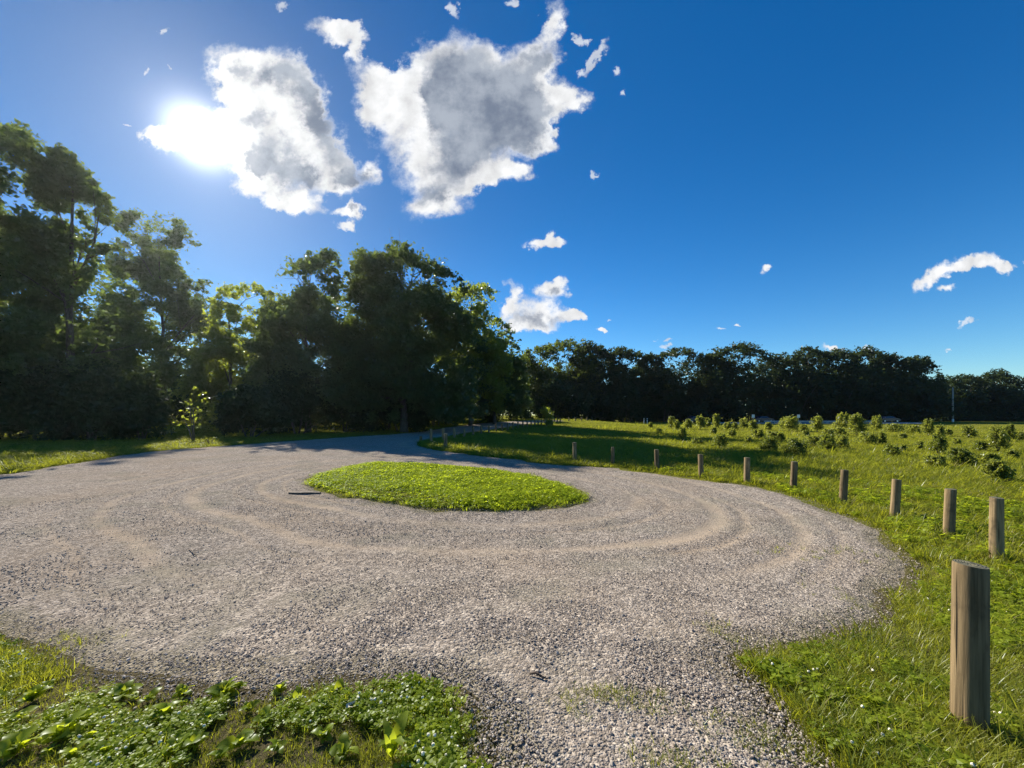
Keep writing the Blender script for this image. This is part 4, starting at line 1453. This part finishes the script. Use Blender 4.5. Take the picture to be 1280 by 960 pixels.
# bare and dry places of the lower left verge
left = (x < .3) & (r < 4.2)
bare = left * sst(.10, .42, vnoise(x, y, .42, 57) + .4 * vnoise(x, y, .16, 58))
p = np.where(d < 0, np.clip(.55 + .5 * n_, .2, 1), 0) * sst(.02, -.18, d) + pp
p = np.where(left, p * .62, p) * (1 - .6 * bare)
p = np.where(d < 0, np.maximum(p, .0), p)
p *= np.clip((r / 2.9) ** 1.1, .25, 1.0)
p = np.where(di > -.1, 0, p)
k = RNG.random(len(x)) < p
x, y, r, d, pz = x[k], y[k], r[k], d[k], pp[k]
s = np.clip((r / 5.5), .9, 4.2) ** .85 * RNG.uniform(.7, 1.35, len(x)) * np.where(d > 0, .55, 1) * np.where((x < .3) & (r < 4.2), .50, 1)
sz = s * np.where(r > 12, .62, 1) * np.where(r > 30, .7, 1)
var = RNG.choice(4, len(x), p=[.38, .22, .37, .03])
var = np.where((x < .3) & (r < 4.2) & (RNG.random(len(x)) < .7), 2, var)
rot = np.stack([RNG.normal(0, .14, len(x)), RNG.normal(0, .14, len(x)), RNG.uniform(0, 6.28, len(x))], 1)
zz = ground_z(x, y) - .006
scatter('grass', 'green and yellowish grass growing on the verges and the field', np.stack([x, y, zz], 1), rot, np.stack([s, s, sz], 1), var, SRC_G)
N_GRASS = len(x)

# long grass at the foot of the nearest posts
pts = []
for px, yb, yt, w, lab in POSTS[:7]:
    c = at(px, yb)
    nn = 46 if yb > 900 else 14
    for _ in range(nn):
        a = random.uniform(0, 6.28)
        rr = .11 + abs(random.gauss(0, .12))
        pts.append((c[0] + rr * math.cos(a), c[1] + rr * math.sin(a)))
pts = np.array(pts)
nn = len(pts)
s = RNG.uniform(.7, 1.15, nn)
scatter('long_grass', 'long pale grass blades round the feet of the wooden posts', np.column_stack([pts, ground_z(pts[:, 0], pts[:, 1]) - .01]),
        np.stack([RNG.normal(0, .2, nn), RNG.normal(0, .2, nn), RNG.uniform(0, 6.28, nn)], 1), np.stack([s, s, s], 1), np.where(RNG.random(nn) < .7, 3, 1), SRC_G)

# --- taller weeds standing in the field
x = RNG.uniform(3, 95, 60000)
y = RNG.uniform(11, 84, 60000)
n_ = vnoise(x, y, 3.2, 131) + .7 * vnoise(x, y, 9.0, 133)
p = sst(.12, .7, n_) * np.clip(34 / y, .4, 1) * .75 * sst(-1.2, -2.5, road_d(x, y))
k = RNG.random(len(x)) < p
x, y = x[k], y[k]
s = RNG.uniform(1.6, 3.0, len(x)) * np.clip(y / 25, .8, 1.5)
scatter('tall_weeds', 'loose taller weeds and seed stalks standing in the field among the bushes', np.stack([x, y, ground_z(x, y) - .01], 1), np.stack([RNG.normal(0, .12, len(x)), RNG.normal(0, .12, len(x)), RNG.uniform(0, 6.28, len(x))], 1),
        np.stack([s, s, s * .9], 1), RNG.choice(4, len(x), p=[.25, .3, 0, .45]), SRC_G)

# --- clover in patches
x, y, r = polar(120000, 1.15, 16)
d = road_d(x, y)
n_ = vnoise(x, y, .9, 61) + .7 * vnoise(x, y, .35, 67)
clov = np.where((x < .3) & (r < 5), sst(-1.1, -.5, x) * .7 * sst(.1, -.4, x) + .72, .5)
p = np.where(d < -.04, clov * sst(-.15, .35, n_), 0) * sst(.05, -.45, d + .5 * vnoise(x, y, .22, 63))
clov = np.where((x < .3) & (r < 5), .30, 0)
p = np.maximum(p, np.where(d < -.06, clov * sst(-.02, .32, vnoise(x, y, .3, 69)), 0) * sst(.05, -.35, d + .5 * vnoise(x, y, .22, 63))) * np.clip((r / 3.2) ** 1.0, .2, 1)
p = np.where(sdist(ISL, x, y) > -.1, 0, p)
k = RNG.random(len(x)) < p
x, y, r = x[k], y[k], r[k]
s = np.clip(r / 5, 1, 2) * RNG.uniform(.6, 1.2, len(x)) * np.where((x < .3) & (r < 5), .8, 1)
scatter('clover', 'low clover leaves mixed into the grass near the viewer', np.stack([x, y, ground_z(x, y)], 1), np.stack([RNG.normal(0, .12, len(x)), RNG.normal(0, .12, len(x)), RNG.uniform(0, 6.28, len(x))], 1),
        np.stack([s, s, s], 1), RNG.integers(0, 2, len(x)), SRC_C)
CX, CY = x, y
# white flower heads
sel = RNG.random(len(CX)) < .10
fx, fy = CX[sel] + RNG.normal(0, .03, sel.sum()), CY[sel] + RNG.normal(0, .03, sel.sum())
s = RNG.uniform(.6, 1.2, len(fx))
scatter('clover_flowers', 'small white clover flower heads dotted over the near grass', np.stack([fx, fy, ground_z(fx, fy)], 1), np.stack([RNG.normal(0, .25, len(fx)), RNG.normal(0, .25, len(fx)), RNG.uniform(0, 6, len(fx))], 1),
        np.stack([s, s, s], 1), np.zeros(len(fx)), SRC_F)

# --- the island
b0, b1 = ISL.min(0) - .6, ISL.max(0) + .6
x = RNG.uniform(b0[0], b1[0], 40000)
y = RNG.uniform(b0[1], b1[1], 40000)
di = sdist(ISL, x, y) + .12 * fbm(x, y, .6, 83)
k = (di > -.12) & (RNG.random(len(x)) < .06 + .94 * sst(-.06, .28, di + .2 * vnoise(x, y, .35, 85)))
x, y, di = x[k], y[k], di[k]
s = RNG.uniform(.95, 1.75, len(x)) * (1 + .5 * vnoise(x, y, .8, 87))
var = RNG.choice(6, len(x), p=[.18, .08, .18, .01, .30, .25])
s = np.where(var > 3, s * 1.1, s)
zz = ground_z(x, y) + .10 * sst(-.1, .9, di)
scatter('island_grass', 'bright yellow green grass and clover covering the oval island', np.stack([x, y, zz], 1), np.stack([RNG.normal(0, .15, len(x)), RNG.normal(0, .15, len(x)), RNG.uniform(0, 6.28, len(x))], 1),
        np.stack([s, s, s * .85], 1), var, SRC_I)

# --- loose gravel stones
x, y, r = polar(260000, 1.2, 15)
d = road_d(x, y)
n_ = vnoise(x, y, .8, 91) + .8 * vnoise(x, y, 2.4, 93)
di = -sdist(ISL, x, y)
worn = np.clip(np.exp(-((di - 1.1) / .4) ** 2) + np.exp(-((di - 2.9) / .4) ** 2) + .7 * np.exp(-((di - 4.4) / .4) ** 2), 0, 1) * sst(3, 7, r)
p = np.where(d > -.10, np.clip(.60 + .30 * n_, .2, 1), 0) * (1 - .95 * worn) * np.clip((r / 2.6) ** 1.2, .4, 1)
p = np.where((d < -.10) & (x < .5) & (r < 3.6), .16 * sst(.0, .3, n_), p)
k = RNG.random(len(x)) < p
x, y, r = x[k], y[k], r[k]
s = (.0078 + .0125 * RNG.random(len(x)) ** 2.0) * np.clip(r / 5.5, 1, 1.35)
s = np.where(RNG.random(len(x)) < .025, s * 1.7, s)
zz = ground_z(x, y) + s * .18 + .004
scatter('gravel', 'loose grey and tan crushed stones spread over the turning loop', np.stack([x, y, zz], 1), np.stack([RNG.normal(0, .35, len(x)), RNG.normal(0, .35, len(x)), RNG.uniform(0, 6.28, len(x))], 1),
        np.stack([s, s, s], 1), RNG.integers(0, 7, len(x)), SRC_S)

# ------------------------------------------------------------------ broad leaved weeds of the lower left verge
def weed_leaf(L, W, arch):
    V, Fc = [], []
    prof = [0, .10, .28, .5, .72, .9, 1.0]
    wd = [.10, .16, .72, 1.0, .85, .45, .03]
    for i, t in enumerate(prof):
        xx = L * t
        zz = L * arch * math.sin(t * 2.3) - L * .28 * t * t
        w = W * wd[i] * .5
        ru = .06 * W * math.sin(i * 2.4)
        V += [(xx, -w, zz + .18 * w + ru), (xx, 0, zz), (xx, w, zz + .18 * w - ru)]
    for i in range(len(prof) - 1):
        a = i * 3
        Fc += [(a, a + 3, a + 4, a + 1), (a + 1, a + 4, a + 5, a + 2)]
    return mesh_py('leaf', V, Fc, M_weed, True)


LEAVES = [weed_leaf(.10, .066, .42), weed_leaf(.12, .072, .34), weed_leaf(.08, .060, .52), weed_leaf(.17, .05, .5)]
WEED_SPOTS = [(60, 862), (25, 925), (100, 880), (120, 925), (150, 905), (185, 878), (165, 945), (210, 945), (228, 872), (250, 885), (275, 950), (310, 890), (345, 940), (370, 880), (420, 870), (460, 880), (5, 870), (90, 952), (60, 945), (300, 862)]
WEEDS = [(152, 876, 1.0, 10, 'bright broad leaved weed at the gravel edge in the lower left'), (40, 878, .9, 9, 'broad leaved weed near the left edge by the gravel'), (78, 925, 1.05, 10, 'large broad leaved weed shading a dark hollow at the lower left'),
         (205, 900, .9, 9, 'broad leaved weed right of the dark hollow'), (282, 872, 1.0, 11, 'low broad leaved weed cluster at the gravel edge, left of the clover'), (240, 938, .85, 8, 'broad leaved weed with one bright leaf beside bare soil'),
         (330, 905, .8, 8, 'broad leaved weed inside the clover patch'), (490, 950, 1.0, 8, 'upright leaved weed at the bottom edge right of the clover'), (18, 945, 1.0, 9, 'broad leaved weed in the lower left corner'), (405, 925, .7, 8, 'small broad leaved weed below the pale dry leaf'),
         (130, 948, .8, 8, 'broad leaved weed at the bottom edge between bare soil patches'), (350, 868, .7, 8, 'small broad leaved weed at the top edge of the clover patch'),
         (108, 905, .75, 9, 'broad leaved weed between the bright one and the dark hollow'), (178, 925, .7, 8, 'small broad leaved weed beside the dark hollow'), (262, 905, .65, 8, 'small broad leaved weed left of the clover, in front of the edge cluster'), (300, 935, .8, 9, 'leafy weed at the left rim of the clover patch'), (385, 900, .6, 8, 'small leafy weed left of the pale dry leaf'), (20, 905, .8, 9, 'leafy weed at the left picture edge above the corner one'), (455, 905, .6, 7, 'small leafy weed right of the pale dry leaf'), (430, 945, .7, 8, 'leafy weed at the bottom edge inside the clover')]
WEEDS += [(px, py, .48 + .03 * (i % 9), 7, 'small leafy weed among many similar ones filling the lower left verge') for i, (px, py) in enumerate(WEED_SPOTS)]
for px, py, s, nl, lab in WEEDS:
    q = at(px, py)
    root = empty('weed', (q[0], q[1], float(ground_z(*q)) + .005), random.uniform(0, 6))
    root.scale = (s, s, s)
    setp(root, lab, 'weed', 'broad leaved weeds on the lower left verge')
    up = px == 490
    nl = nl if up else nl + 6
    for k in range(nl):
        lf = link('leaf', LEAVES[3] if up else random.choice(LEAVES[:3]), root)
        lf.rotation_euler = (random.uniform(-.5, .5), -random.uniform(.6, 1.1) if up else -random.uniform(.1, 1.05), k * 2.4 + random.uniform(-.3, .3))
        e = random.uniform(.55, 1.15)
        lf.scale = (e, e, e)
q = at(433, 893)
V, Fc = [], []
for i in range(5):
    for j in range(3):
        V.append((i * .014 - .028, (j - 1) * .018 * (1 - abs(i - 2) * .28), .05 + .012 * math.sin(i * 1.3 + j) + abs(j - 1) * .01))
for i in range(4):
    for j in range(2):
        a = i * 3 + j
        Fc.append((a, a + 3, a + 4, a + 1))
o = link('dry_leaf', mesh_py('dry_leaf', V, Fc, M_dry, True), None, (q[0], q[1], float(ground_z(*q)) + .02))
o.rotation_euler = (R(35), R(10), R(50))
setp(o, 'pale dry curled leaf lying on the clover in the lower left', 'leaf')

# ------------------------------------------------------------------ volume added to imitate the lens flare veil near the sun
FLARE_HAZE = 0.00009
bm = bmesh.new()
bmesh.ops.create_cube(bm, size=1.0)
me = bpy.data.meshes.new('flare_haze')
bm.to_mesh(me)
bm.free()
o = link('flare_haze', me, None, (0, 0, 22.5))
o.scale = (1900, 1900, 49)
m, T = new_mat('flare_haze')
pv = T.node('ShaderNodeVolumePrincipled')
pv.inputs['Color'].default_value = (.86, .92, 1.0, 1)
pv.inputs['Density'].default_value = FLARE_HAZE
pv.inputs['Anisotropy'].default_value = .72
T.node('ShaderNodeOutputMaterial', {'Volume': pv.outputs[0]})
me.materials.append(m)
setp(o, 'added thin volume of air imitating the lens flare veil over the trees', None, None, 'stuff')
